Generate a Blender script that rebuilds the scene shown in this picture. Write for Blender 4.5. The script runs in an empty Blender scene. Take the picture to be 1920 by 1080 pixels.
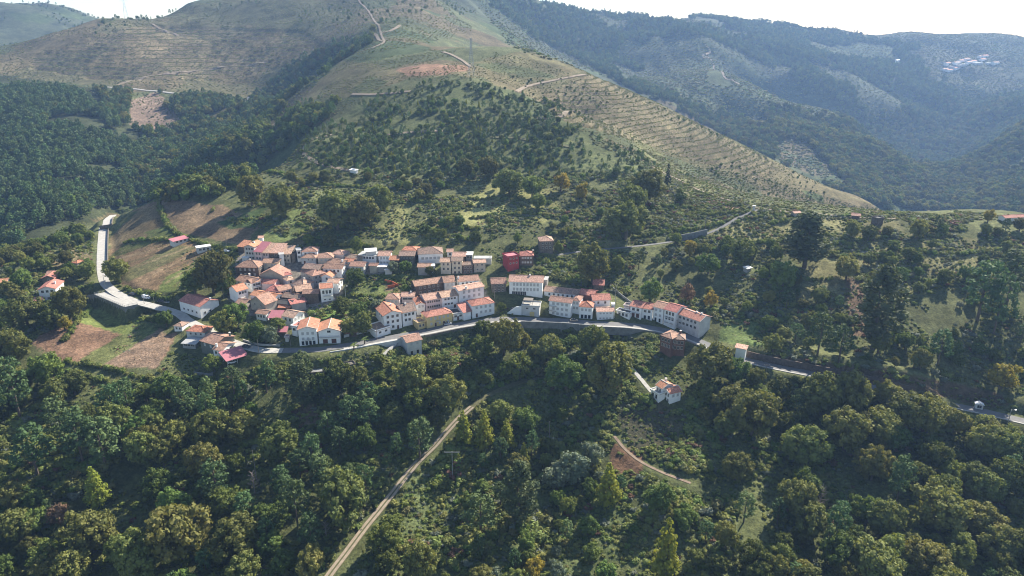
import bpy, bmesh, math, random
import numpy as np
from mathutils import Vector, Matrix, Euler

# ---------------------------------------------------------------- camera, sky, sun, exposure
SC = bpy.context.scene
FPX, PITCH, CAMZ = 1300.0, math.radians(20.0), 220.0      # photo is 1920 x 1080
cam_d = bpy.data.cameras.new('camera'); cam = bpy.data.objects.new('camera', cam_d)
SC.collection.objects.link(cam); SC.camera = cam
cam_d.sensor_width = 36.0; cam_d.lens = FPX / 1920 * 36.0
cam_d.clip_start = 1.0; cam_d.clip_end = 30000.0
cam.location = (0, 0, CAMZ); cam.rotation_euler = (math.pi / 2 - PITCH, 0, 0)

SUN_AZ, SUN_EL = math.radians(38.0), math.radians(36.0)   # azimuth right of the view axis (+Y), elevation
w = bpy.data.worlds.new('World'); SC.world = w; w.use_nodes = True
nt = w.node_tree; bg = nt.nodes['Background']
sky = nt.nodes.new('ShaderNodeTexSky'); sky.sky_type = 'NISHITA'; sky.sun_disc = False
sky.sun_elevation = SUN_EL; sky.sun_rotation = SUN_AZ; sky.altitude = 300; sky.dust_density = 0.6
nt.links.new(sky.outputs[0], bg.inputs[0]); bg.inputs[1].default_value = 0.076
sun_d = bpy.data.lights.new('sun', 'SUN'); sun = bpy.data.objects.new('sun', sun_d); SC.collection.objects.link(sun)
sun_d.energy = 5.0; sun_d.angle = math.radians(0.53); sun_d.color = (1.0, 0.93, 0.81)
sdir = Vector((math.sin(SUN_AZ) * math.cos(SUN_EL), math.cos(SUN_AZ) * math.cos(SUN_EL), math.sin(SUN_EL)))
sun.rotation_euler = (-sdir).to_track_quat('-Z', 'Y').to_euler(); sun.location = (200, 300, 600)
vs = SC.view_settings; vs.view_transform = 'Standard'; vs.look = 'None'; vs.gamma = 1.0; vs.exposure = 1.42
vs.use_curve_mapping = False
SC.cycles.filter_width = 1.1; SC.cycles.max_bounces = 6; SC.cycles.transparent_max_bounces = 4; SC.cycles.volume_bounces = 0
SC.cycles.use_denoising = True

rng = np.random.default_rng(7); random.seed(7)
CP, SP = math.cos(PITCH), math.sin(PITCH)

# ---------------------------------------------------------------- the lie of the land
def ray(px, py):
    """direction of the sight line through a photo pixel, scaled so that dy = 1"""
    a = (px - 960) / FPX; b = (540 - py) / FPX
    dy = CP + b * SP; dz = -SP + b * CP
    return a / dy, dz / dy
def project(x, y, z):
    zz = z - CAMZ
    f = y * CP - zz * SP; u = y * SP + zz * CP
    f = np.maximum(f, 1e-3)
    return 960 + FPX * x / f, 540 - FPX * u / f

# surveyed heights: (photo column, photo row, metres ahead)  then hidden ground as (x, y, z below the lens)
SEEN = [
 # foreground woods
 (40,1075,196),(300,1080,192),(640,1072,193),(950,1075,193),(1250,1075,192),(1600,1060,194),(1900,1060,196),
 (60,900,231),(300,900,233),(520,900,234),(700,960,219),(860,950,226),(1100,900,238),(1250,900,231),(1600,900,235),(1900,900,236),
 (80,780,266),(300,790,263),(560,800,262),(800,830,254),(880,762,273),(1050,790,272),(1250,800,262),(1500,800,264),(1880,800,263),
 (1000,690,299),(1120,690,297),(860,690,297),(700,710,286),(560,710,283),(1250,745,277),(1260,672,304),
 # field and its bank on the left
 (60,720,286),(300,722,283),(300,690,293),(120,680,298),(200,640,315),(330,640,314),(60,625,322),(420,690,291),
 # main road and parking
 (480,665,295),(600,655,298),(720,632,313),(830,614,325),(900,600,331),(1000,600,333),(1120,604,331),(1200,608,329),(1310,634,317),
 (1400,668,303),(1530,703,290),(1700,740,276),(1900,785,262),
 (330,590,340),(215,575,350),(190,500,405),(195,440,468),(203,408,505),
 (70,560,358),(0,550,365),(90,500,400),(0,505,396),(130,470,428),
 # village slope
 (560,590,338),(560,540,361),(560,480,391),(480,480,391),(420,540,362),(700,540,361),(700,480,391),(860,540,361),(850,490,386),(985,555,352),(985,490,388),
 (1090,600,334),(1110,540,365),(1250,560,352),(1400,600,330),(1130,480,395),(1300,480,392),
 # fields above the village on the left
 (300,510,382),(300,450,425),(400,440,428),(330,390,470),(470,400,452),
 # terraces above the village
 (560,430,421),(700,420,430),(850,430,420),(1000,430,420),(1150,430,425),(700,370,470),(850,360,478),(1000,370,470),(1150,380,462),(560,370,472),
 (600,310,528),(800,310,525),(1000,310,525),(1150,320,516),(1260,350,488),(430,340,505),
 (850,250,580),(1000,260,568),(700,250,590),(1120,240,600),(580,262,580),(900,200,640),(780,170,668),(900,155,690),(1050,200,660),
 # right hand bench
 (1420,392,440),(1540,404,432),(1660,410,430),(1800,408,433),(1910,406,436),(1300,400,448),(1350,450,405),(1500,480,385),(1700,480,382),(1900,480,384),
 (1500,560,345),(1700,560,343),(1900,570,340),(1550,640,312),(1750,660,303),(1900,680,300),
 # knoll and terraced spur behind
 (760,132,740),(860,130,735),(880,91,890),(980,97,890),(1100,134,850),(1250,202,810),(1380,265,770),(1450,303,745),(1560,355,720),(1640,388,700),
 (1060,215,690),(1150,190,740),(1250,270,690),(1350,320,660),(1450,365,640),(1300,330,640),(1000,160,750),
 # saddle and big hill
 (700,80,960),(715,50,1100),(640,110,930),(560,170,850),(490,240,750),(430,300,660),(380,360,570),(300,370,520),
 (760,95,900),(800,60,1150),(840,10,1500),(880,40,1450),(760,10,1350),(650,15,1350),(560,60,1250),
 # left hills
 (470,190,960),(540,120,1130),(450,230,900),(340,270,830),(330,330,700),(270,350,690),
 (300,170,1040),(180,165,1040),(400,120,1180),(300,110,1180),(180,110,1180),(300,60,1350),(430,50,1400),(340,12,1580),(430,1,1680),
 (180,40,1420),(100,66,1330),(0,97,1260),(60,130,1150),
 (60,200,900),(180,230,850),(60,280,760),(160,300,740),(60,360,640),(150,390,590),(20,420,560),(240,280,800),
 (0,20,2100),(60,18,2150),(180,37,2300),
 # far ridge and the slopes below it
 (960,4,2350),(1050,20,2500),(1150,33,2600),(1300,38,2650),(1500,52,2650),(1700,64,2650),(1900,69,2650),
 (1000,60,2000),(1100,80,2100),(1200,120,1950),(1230,175,1650),
 (1325,84,2050),(1385,160,1850),(1450,185,1750),(1600,232,1550),(1720,300,1400),(1350,200,1600),(1450,270,1350),(1550,330,1150),(1640,375,1050),(1660,330,1250),
 (1400,110,2150),(1500,150,2050),(1600,190,1950),(1660,240,1850),(1750,200,2050),(1800,112,2350),(1650,120,2300),(1500,90,2400),(1880,120,2350),
 (1900,200,1900),(1900,240,1450),(1830,300,1350),(1770,370,1180),(1900,340,1150),(1760,330,1500),(1890,390,950),
]
HIDDEN = [  # x, y, z relative to the camera: valley floors and far sides out of sight
 (-330,560,-190),(-420,480,-185),(-520,420,-160),(-250,620,-165),
 (420,620,-215),(520,560,-225),(330,600,-200),(640,520,-225),(350,560,-160),(430,500,-150),(250,530,-135),
 (-48,1040,-42),(32,1050,-62),(-291,1050,-72),(-332,985,-104),(768,1860,-238),(890,1710,-285),(677,2010,-180),(1010,1560,-300),
 (180,1000,-110),(330,1000,-190),(450,950,-250),(560,900,-280),(100,1100,-60),
 (-900,1650,-70),(-1000,1900,-60),(-1250,1700,-60),(-300,2200,170),(-500,2400,230),(-150,2000,150),(0,2200,140),
 (-600,1900,95),(-900,2500,60),(-1400,2300,80),(-2000,2300,60),
 (0,2900,40),(700,3100,20),(1500,3100,-40),(2200,3000,-60),(2200,2000,-120),(-2500,3000,0),
 (-150,120,-190),(0,100,-192),(150,120,-190),(-150,0,-205),(150,0,-205),(0,-100,-225),(-300,-50,-230),(300,-50,-230),
 (-350,250,-160),(-420,330,-148),(380,250,-162),(430,320,-146),(-300,180,-177),(300,180,-177),(-500,150,-180),(500,150,-180),
 (-700,600,-190),(-900,900,-120),(-1200,1200,-40),(700,430,-125),(900,700,-240),(1400,1100,-180),(1700,1600,-130),
]
P = []
for px, py, Y in SEEN:
    dx, dz = ray(px, py); P.append((dx * Y, Y, dz * Y))
P += HIDDEN
P = np.array(P, float)
def warp(x, y):
    return np.stack([1.25 * x / (np.abs(y) * 0.9 + 160), 1.3 * np.log(y + 330)], -1)
def kern(d2):
    return 0.5 * d2 * np.log(d2 + 1e-9)
Q = warp(P[:, 0], P[:, 1]); nP = len(P)
A = kern(((Q[:, None] - Q[None]) ** 2).sum(-1)) + np.eye(nP) * 2e-4
B = np.c_[np.ones(nP), Q]
# heights are interpolated as z / (y + 330), so errors stay even in angle
sol = np.linalg.solve(np.block([[A, B], [B.T, np.zeros((3, 3))]]), np.r_[P[:, 2] / (P[:, 1] + 330), np.zeros(3)])
def land(x, y):
    q = warp(x, y); sh = q.shape[:-1]; q = q.reshape(-1, 2); out = np.empty(len(q))
    for i in range(0, len(q), 40000):
        c = q[i:i + 40000]
        d2 = ((c ** 2).sum(1)[:, None] + (Q ** 2).sum(1)[None] - 2 * c @ Q.T).clip(0)
        out[i:i + 40000] = kern(d2) @ sol[:nP] + sol[nP] + c @ sol[nP + 1:]
    return out.reshape(sh) * (y + 330) + CAMZ

# grid of the ground sheet: finer towards the village
rows = [-120, -60, 0, 40, 80, 110, 135, 155, 170]
yv = 178.0
while yv < 3300:
    rows.append(yv); yv += 1.35 if yv < 440 else (1.35 + (yv - 440) * 0.0049 if yv < 1500 else 6.5 + (yv - 1500) * 0.02)
GY = np.array(rows)
S1 = np.linspace(-0.62, 0.62, 400); ext = 0.62 + np.cumsum(np.linspace(0.004, 0.05, 22))
GS = np.r_[-ext[::-1], S1, ext]
def gx(s, y): return s * (np.abs(y) + 140)
YY, SS = np.meshgrid(GY, GS, indexing='ij'); XX = gx(SS, YY)
# coarse solve, then refine with smooth interpolation of the solve (thin plate is smooth enough to evaluate straight)
ZZ = land(XX, YY)
def vnoise(x, y, seed):
    r = np.random.default_rng(seed); T = r.random((256, 256))
    xi = np.floor(x).astype(int); yi = np.floor(y).astype(int); fx = x - xi; fy = y - yi
    fx = fx * fx * (3 - 2 * fx); fy = fy * fy * (3 - 2 * fy)
    a = T[xi % 256, yi % 256]; b = T[(xi + 1) % 256, yi % 256]; c = T[xi % 256, (yi + 1) % 256]; d = T[(xi + 1) % 256, (yi + 1) % 256]
    return (a * (1 - fx) + b * fx) * (1 - fy) + (c * (1 - fx) + d * fx) * fy - 0.5
def fbm(x, y, scale, octs, seed):
    v = 0; a = 1.0; t = 0
    for o in range(octs):
        v = v + a * vnoise(x / scale, y / scale, seed + o); t += a; a *= 0.5; scale *= 0.5
    return v / t * 2
# ---------------------------------------------------------------- reading the ground
class Ground:
    def __call__(s, x, y):
        x = np.asarray(x, float); y = np.asarray(y, float)
        j = np.clip(np.interp(y, GY, np.arange(len(GY))), 0, len(GY) - 1.001)
        i = np.clip(np.interp(x / (np.abs(y) + 140), GS, np.arange(len(GS))), 0, len(GS) - 1.001)
        a = j.astype(int); b = i.astype(int); fj = j - a; fi = i - b
        return (ZZ[a, b] * (1 - fi) + ZZ[a, b + 1] * fi) * (1 - fj) + (ZZ[a + 1, b] * (1 - fi) + ZZ[a + 1, b + 1] * fi) * fj
H = Ground()
MY = np.r_[np.arange(150, 700, 0.5), np.arange(700, 3200, 3)]
def spot(px, py, up=0.0):
    """where the sight line through a photo pixel meets the surface lying `up` metres over the ground"""
    dx, dz = ray(px, py)
    z = CAMZ + dz * MY; g = H(dx * MY, MY) + up
    k = np.nonzero(z < g)[0]
    k = k[0] if len(k) else len(MY) - 1
    Y = MY[k]
    if k > 0:
        e0 = z[k - 1] - g[k - 1]; e1 = z[k] - g[k]
        Y = MY[k - 1] + (MY[k] - MY[k - 1]) * (e0 / (e0 - e1 + 1e-9)) if e0 > 0 else Y
    return np.array((dx * Y, Y, CAMZ + dz * Y - up))
def inside(poly, x, y):
    r = np.zeros(np.shape(x), bool); n = len(poly)
    for k in range(n):
        x0, y0 = poly[k]; x1, y1 = poly[(k + 1) % n]
        if y0 == y1: continue
        c = ((y0 > y) != (y1 > y)) & (x < (x1 - x0) * (y - y0) / (y1 - y0) + x0)
        r ^= c
    return r
def dense(pts, step=2.0):
    pts = np.array(pts, float); out = [pts[0]]
    # Catmull-Rom through the points
    ext_ = np.vstack([2 * pts[0] - pts[1], pts, 2 * pts[-1] - pts[-2]])
    for k in range(1, len(ext_) - 2):
        p0, p1, p2, p3 = ext_[k - 1:k + 3]; n = max(2, int(np.linalg.norm(p2 - p1) / step))
        for t in np.linspace(0, 1, n + 1)[1:]:
            out.append(0.5 * (2 * p1 + (p2 - p0) * t + (2 * p0 - 5 * p1 + 4 * p2 - p3) * t * t + (3 * p1 - p0 - 3 * p2 + p3) * t ** 3))
    return np.array(out)
def line(pix, smooth=12, step=2.0):
    w_ = dense([spot(*p) for p in pix], step)
    z = w_[:, 2]
    for _ in range(smooth):
        z = np.r_[z[0], (z[:-2] + 2 * z[1:-1] + z[2:]) / 4, z[-1]]
    w_[:, 2] = z
    return w_
def near(pl, x, y):
    """distance to a polyline, its height there and the side (+ = right of travel)"""
    bd = np.full(x.shape, 1e9); bz = np.zeros(x.shape); bs = np.zeros(x.shape)
    for a, b in zip(pl[:-1], pl[1:]):
        d = b[:2] - a[:2]; L2 = d @ d + 1e-9
        t = (((x - a[0]) * d[0] + (y - a[1]) * d[1]) / L2).clip(0, 1)
        ex = x - a[0] - t * d[0]; ey = y - a[1] - t * d[1]; q = np.hypot(ex, ey)
        m_ = q < bd
        bd = np.where(m_, q, bd); bz = np.where(m_, a[2] + t * (b[2] - a[2]), bz)
        bs = np.where(m_, np.sign(ex * d[1] - ey * d[0]), bs)
    return bd, bz, bs
def sstep(a, b, v):
    t = ((v - a) / (b - a)).clip(0, 1); return t * t * (3 - 2 * t)

# small relief: banks and gullies
far = sstep(520, 1000, YY)
ZZ += fbm(XX, YY, 26, 3, 11) * 1.1 * (1 - 0.5 * far) * sstep(60, 180, YY)
ZZ += fbm(XX, YY, 110, 4, 21) * 7 * far * (1 + sstep(1100, 2200, YY) * 0.8)
ZZ -= (1 - np.abs(fbm(XX, YY, 240, 3, 31))) ** 3 * 16 * sstep(1000, 1900, YY) - 7 * sstep(1000, 1900, YY)

rel = sstep(1150, 1500, YY) * (1 - sstep(2150, 2450, YY)) * sstep(150, 500, XX)
ZZ += rel * (np.abs(fbm(XX, YY, 330, 3, 37)) - .22) * 75

# planted benches on the two hillsides
TPX, TPY = project(XX, YY, ZZ)
BENCH_R = [(1000, 185), (1105, 137), (1250, 204), (1450, 303), (1440, 340), (1330, 310), (1230, 275), (1060, 228)]
BENCH_L = [(60, 105), (250, 46), (570, 58), (625, 95), (560, 122), (420, 150), (180, 150), (60, 130)]
mR = inside(BENCH_R, TPX, TPY) & (YY > 550) & (YY < 950)
mL = inside(BENCH_L, TPX, TPY) & (YY > 900) & (YY < 1700)
def bench(mask, step, amt):
    zn = (ZZ + fbm(XX, YY, 60, 2, 41) * step * 0.35) / step
    f = zn - np.floor(zn)
    return np.where(mask, (sstep(0.62, 0.98, f) - f) * step * amt, 0), f
dR, fR = bench(mR, 3.4, 0.95); dL, fL = bench(mL, 5.6, 1.0)
ZZ += dR + dL
BENCHF = np.where(mR, fR, np.where(mL, fL, 0.0)); BENCHM = mR | mL

# ---- roads, tracks (photo pixels), each cut level into the slope
ROADS = {
 'upper': dict(w=5.6, pix=[(212, 403), (201, 413), (194, 432), (191, 468), (191, 505), (197, 530), (217, 549), (247, 563), (288, 574), (320, 582), (338, 590), (352, 601), (372, 612), (395, 624), (425, 638), (455, 647), (490, 656), (530, 657)]),
 'main': dict(w=5.6, pix=[(530, 657), (560, 657), (600, 654), (650, 648), (700, 639), (750, 630), (800, 621), (850, 611), (900, 602), (940, 597), (1000, 599), (1060, 602), (1120, 606), (1180, 609), (1235, 617), (1290, 631), (1340, 652), (1390, 672), (1440, 685), (1500, 697), (1560, 708), (1640, 725), (1720, 744), (1800, 764), (1860, 778), (1960, 798)]),
 'lane': dict(w=2.8, pix=[(1045, 478), (1100, 470), (1180, 463), (1240, 456), (1300, 446), (1345, 430), (1385, 408), (1420, 393)]),
 'track': dict(w=3.4, pix=[(1030, 704), (1000, 710), (960, 722), (915, 742), (885, 762), (850, 795), (815, 835), (780, 870), (745, 915), (710, 958), (680, 995), (650, 1035), (620, 1075), (600, 1105)]),
 'path': dict(w=1.6, pix=[(1152, 818), (1175, 845), (1205, 868), (1245, 886), (1295, 906)]),
 'drive': dict(w=2.2, pix=[(1178, 676), (1188, 694), (1204, 714), (1222, 735)]),
 'spur': dict(w=2.4, pix=[(745, 640), (730, 655), (712, 672), (690, 686)]),
}
for k, r in ROADS.items():
    r['pl'] = line(r['pix'], 40 if k in ('main', 'upper') else 14)
j = 0.5 * (ROADS['upper']['pl'][-1] + ROADS['main']['pl'][0])
ROADS['upper']['pl'][-1] = ROADS['main']['pl'][0] = j
NEARM = (YY > 165) & (YY < 560)
def carve(pl, flat, blend, drop=0, side=0, dblend=16):
    ys = pl[:, 1]; m_ = NEARM & (YY > ys.min() - 30) & (YY < ys.max() + 30) & (XX > pl[:, 0].min() - 30) & (XX < pl[:, 0].max() + 30)
    x, y, z = XX[m_], YY[m_], ZZ[m_]
    d, rz, sd = near(pl, x, y)
    if drop:
        q = (sd * side > 0) * sstep(flat + 0.2, flat + 1.4, d) * (1 - sstep(flat + 4, dblend + flat + 4, d))
        z = np.where(sd * side > 0, np.where(d < flat + 4, rz, z), z) - drop * q if drop > 0 else z - drop * q
    k = 1 - sstep(flat, flat + blend, d)
    if drop: k = np.where(sd * side > 0, (d < flat + 0.2) * 1.0, k)
    ZZ[m_] = z * (1 - k) + (rz - 0.1) * k
for k, r in ROADS.items():
    carve(r['pl'], r['w'] / 2 + 1.3, 7 if r['w'] > 4 else 3)
def stretch(pl, a, b):
    qx, _ = project(pl[:, 0], pl[:, 1], pl[:, 2]); m_ = (qx >= a) & (qx <= b); return pl[m_]
MAIN = ROADS['main']['pl']
WALL_A = stretch(MAIN, 790, 975); WALL_B = stretch(MAIN, 975, 1125); WALL_C = stretch(MAIN, 1395, 1720)
carve(WALL_A, 4.6, 5, 4.0, 1, 14); carve(WALL_B, 4.6, 5, 6.0, 1, 18); carve(WALL_C, 3.6, 5, -3.6, -1, 12)
# level parking deck beside the upper road
PARK = np.array([spot(*p) for p in [(177, 553), (208, 543), (258, 573), (235, 582)]]); PARK[:, 2] = PARK[:, 2].mean() + 0.6
pk = [(a, b) for a, b, _ in PARK]
cxy = PARK[:, :2].mean(0)
m_ = NEARM & (np.hypot(XX - cxy[0], YY - cxy[1]) < 32)
ZZ[m_ & inside(pk, XX, YY)] = PARK[0, 2] - 0.5

e_ = np.array([PARK[0], PARK[3], PARK[2]]); d_, _, s_ = near(e_, XX[m_], YY[m_])
ZZ[m_] -= np.where((s_ > 0) & ~inside(pk, XX[m_], YY[m_]), 5.2 * sstep(0.2, 1.5, d_) * (1 - sstep(7, 24, d_)), 0)
# ---- what covers the ground: patches of soil, grass and heath
COVER = np.tile(np.array((0.105, 0.112, 0.05)), (*ZZ.shape, 1))
TPX, TPY = project(XX, YY, ZZ)
def soft(poly, lo=0, hi=1e9, edge=7):
    ex = fbm(XX, YY, 14, 3, 51) * edge; ey = fbm(XX, YY, 14, 3, 61) * edge * 0.6
    return inside(poly, TPX + ex, TPY + ey) & (YY > lo) & (YY < hi)
def paint(poly, col, lo=0, hi=1e9, mix=1.0, edge=7):
    m_ = soft(poly, lo, hi, edge); COVER[m_] = COVER[m_] * (1 - mix) + np.array(col) * mix
SOIL, HEATH, DRY, GRASS, OLIVE, GORSE, FLOOR = (.20, .115, .075), (.132, .108, .062), (.21, .165, .085), (.10, .135, .042), (.135, .135, .058), (.055, .08, .03), (.04, .045, .022)
hillm = YY > 560
COVER[hillm] = (.095, .104, .05)
COVER[YY > 1500] = (.072, .082, .046)
heathn = fbm(XX, YY, 90, 4, 71) + 0.05
COVER[hillm & (heathn > 0.1) & (YY < 1500)] = HEATH
greenn = fbm(XX, YY, 150, 4, 81)
COVER[hillm & (greenn > 0.22)] = (.06, .078, .034)
paint([(0, 112), (120, 62), (250, 30), (430, 0), (640, -40), (690, 40), (640, 90), (560, 145), (470, 188), (200, 160), (0, 150)], HEATH, 880, 1900, 0.55)
paint([(240, 28), (430, 0), (650, -40), (670, 40), (560, 58), (300, 30)], (.10, .10, .05), 1100, 2000, 0.8)
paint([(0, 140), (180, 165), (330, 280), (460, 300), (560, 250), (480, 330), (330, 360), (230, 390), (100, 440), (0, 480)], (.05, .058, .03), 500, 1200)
paint([(240, 192), (292, 172), (315, 190), (342, 236), (300, 244), (252, 240)], (.20, .145, .11), 600, 1100)
paint([(640, 112), (760, 130), (860, 125), (980, 95), (1110, 132), (1250, 200), (1450, 300), (1640, 385), (1350, 330), (1080, 225), (980, 170), (880, 150), (700, 175), (560, 190)], (.142, .122, .064), 560, 1100, 0.75)
paint([(1040, 160), (1110, 140), (1450, 303), (1420, 332), (1230, 272), (1060, 226)], (.115, .108, .056), 560, 1000, 0.8)
for pp in ([(760, 150), (840, 140), (900, 145), (960, 170), (1040, 205), (1000, 215), (700, 205), (600, 245), (560, 255), (640, 190)],
           [(880, 120), (930, 118), (1010, 130), (1040, 145), (980, 145)], [(690, 145), (730, 150), (690, 175), (650, 172)], [(1160, 118), (1200, 130), (1150, 140)]):
    paint(pp, (.075, .092, .04), 560, 1100, 0.75)
paint([(742, 131), (790, 121), (868, 121), (884, 131), (830, 140), (762, 143)], (.25, .145, .098), 600, 1000, 0.85, 5)
paint([(560, 260), (700, 185), (860, 145), (1000, 195), (1110, 250), (1240, 310), (1200, 335), (900, 335), (590, 320)], (.11, .125, .055), 480, 760, 0.8)
paint([(1170, 235), (1240, 290), (1330, 350), (1430, 395), (1300, 372), (1220, 320)], OLIVE, 480, 800)
paint([(1310, 90), (1400, 165), (1640, 240), (1560, 245), (1400, 210), (1230, 185), (1260, 130)], (.095, .112, .055), 1400, 2300, 0.7)
for pp in ([(1560, 215), (1610, 228), (1640, 262), (1560, 262), (1510, 225)], [(1700, 95), (1880, 95), (1900, 170), (1720, 150)], [(1830, 250), (1925, 200), (1925, 280), (1840, 320)]):
    paint(pp, (.13, .12, .075), 1200, 2600, 0.5)
# fields
paint([(250, 395), (300, 372), (420, 385), (490, 420), (455, 462), (340, 436), (305, 400)], (.19, .135, .085), 380, 520)
paint([(206, 445), (262, 393), (300, 385), (312, 430), (345, 452), (210, 475)], (.165, .125, .07), 380, 520)
paint([(205, 470), (290, 452), (345, 450), (405, 475), (350, 547), (240, 542), (205, 512)], (.215, .145, .085), 330, 470)
paint([(205, 482), (245, 446), (305, 448), (232, 478)], GRASS, 330, 470, 0.8, 3)
paint([(270, 437), (320, 420), (335, 440), (300, 450)], GRASS, 330, 480, 0.8, 3)
paint([(215, 515), (330, 460), (370, 465), (240, 530)], (.13, .135, .06), 330, 470, 0.8, 4)
paint([(292, 547), (350, 547), (405, 488), (392, 478), (310, 520)], (.12, .155, .045), 330, 470, 0.9, 3)
paint([(405, 418), (500, 388), (480, 425), (430, 432)], GORSE, 380, 520)
paint([(548, 392), (588, 396), (572, 440), (500, 462), (488, 447)], (.15, .18, .065), 370, 520, 1, 4)
for k in range(9):
    t = k / 9; a = (207 + 30 * t, 500 - 20 * t); paint([(210 + 14 * k, 476 + 7.6 * k), (330 + 9 * k, 448 + 4 * k), (332 + 9 * k, 450 + 4.2 * k), (213 + 14 * k, 479 + 7.6 * k)], (.27, .20, .12) if k % 2 else (.13, .11, .055), 330, 470, 0.6, 3)
for k in range(8):
    paint([(70 + 28 * k, 652 - 5 * k), (110 + 28 * k, 690 - 5 * k), (114 + 28 * k, 690 - 5 * k), (74 + 28 * k, 652 - 5 * k)], (.27, .18, .12), 270, 350, 0.5, 3)
paint([(560, 440), (600, 420), (580, 455), (540, 462)], HEATH, 370, 520, 0.8, 4)
for pp in ([(735, 395), (765, 385), (760, 430), (700, 450)], [(765, 430), (860, 375), (1040, 352), (1050, 400), (1020, 420), (860, 425)], [(700, 440), (850, 425), (870, 455), (720, 462)], [(860, 350), (950, 342), (1000, 360), (880, 372)]):
    paint(pp, (.21, .205, .085), 380, 560, 0.9, 5)
paint([(1040, 440), (1120, 415), (1160, 440), (1150, 470), (1040, 475)], (.17, .155, .07), 360, 480, 0.8)
for pp in ([(1330, 410), (1480, 397), (1490, 480), (1330, 440)], [(1540, 412), (1690, 415), (1710, 560), (1500, 560)], [(1700, 440), (1860, 450), (1830, 520), (1700, 520)], [(1250, 350), (1400, 388), (1330, 410), (1240, 380)]):
    paint(pp, (.185, .17, .08), 330, 560, 0.9)
paint([(1330, 372), (1400, 388), (1360, 396), (1320, 380)], (.25, .15, .10), 380, 600, 0.9, 3)
for pp in ([(1585, 520), (1625, 520), (1625, 630), (1590, 630)],):
    paint(pp, (.17, .115, .075), 280, 420)
paint([(1350, 600), (1440, 598), (1445, 650), (1350, 640)], (.13, .17, .06), 290, 400)
paint([(580, 575), (662, 560), (640, 612), (575, 612)], (.13, .19, .05), 300, 400, 1, 4)
paint([(650, 505), (790, 515), (790, 550), (660, 560)], (.13, .15, .055), 320, 420)
paint([(715, 525), (778, 527), (775, 545), (720, 548)], (.16, .12, .07), 320, 420)
paint([(130, 603), (180, 578), (240, 603), (292, 588), (240, 627), (150, 612)], (.14, .165, .055), 290, 380, 1, 4)
paint([(55, 640), (130, 603), (215, 622), (290, 633), (330, 622), (315, 660), (292, 692), (120, 677)], (.22, .135, .09), 270, 350, 1, 5)
paint([(150, 672), (270, 600), (300, 617), (190, 688)], (.12, .145, .05), 270, 350, 0.85, 5)
paint([(190, 688), (300, 615), (322, 640), (292, 692)], (.24, .165, .115), 270, 350, 0.9, 4)
paint([(0, 555), (60, 540), (75, 570), (0, 585)], GRASS, 300, 420)
paint([(80, 480), (140, 465), (170, 480), (160, 500), (110, 510)], (.18, .14, .08), 330, 480, 0.9)
paint([(445, 472), (560, 470), (640, 482), (730, 492), (720, 512), (650, 518), (640, 560), (560, 600), (470, 592), (430, 560)], (.22, .195, .165), 300, 430, 1, 4)
paint([(775, 540), (900, 520), (925, 575), (840, 600), (780, 610), (740, 560)], (.22, .2, .17), 300, 430, 1, 4)
# woods floor
paint([(-200, 700), (330, 722), (480, 690), (760, 690), (900, 640), (1200, 640), (1340, 670), (1700, 760), (2100, 820), (2100, 1300), (-200, 1300)], (.085, .095, .04), 150, 310, 0.85)
paint([(700, 980), (880, 800), (1000, 900), (1180, 960), (1150, 1085), (680, 1085)], (.10, .12, .05), 150, 290, 0.8)
paint([(1140, 830), (1210, 850), (1200, 890), (1150, 900)], (.15, .085, .055), 200, 280, 0.9, 4)
paint([(1150, 740), (1230, 750), (1330, 800), (1300, 890), (1180, 840)], (.075, .065, .042), 200, 300, 0.8)  # bare soil darkened, the slope's shade is put into its colour
paint([(550, 770), (590, 755), (610, 790), (570, 800)], (.20, .135, .09), 200, 300, 0.8)
paint([(1440, 690), (1700, 730), (1860, 765), (1900, 755), (1880, 735), (1640, 690), (1450, 665)], (.11, .075, .05), 250, 340, 0.9)
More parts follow.
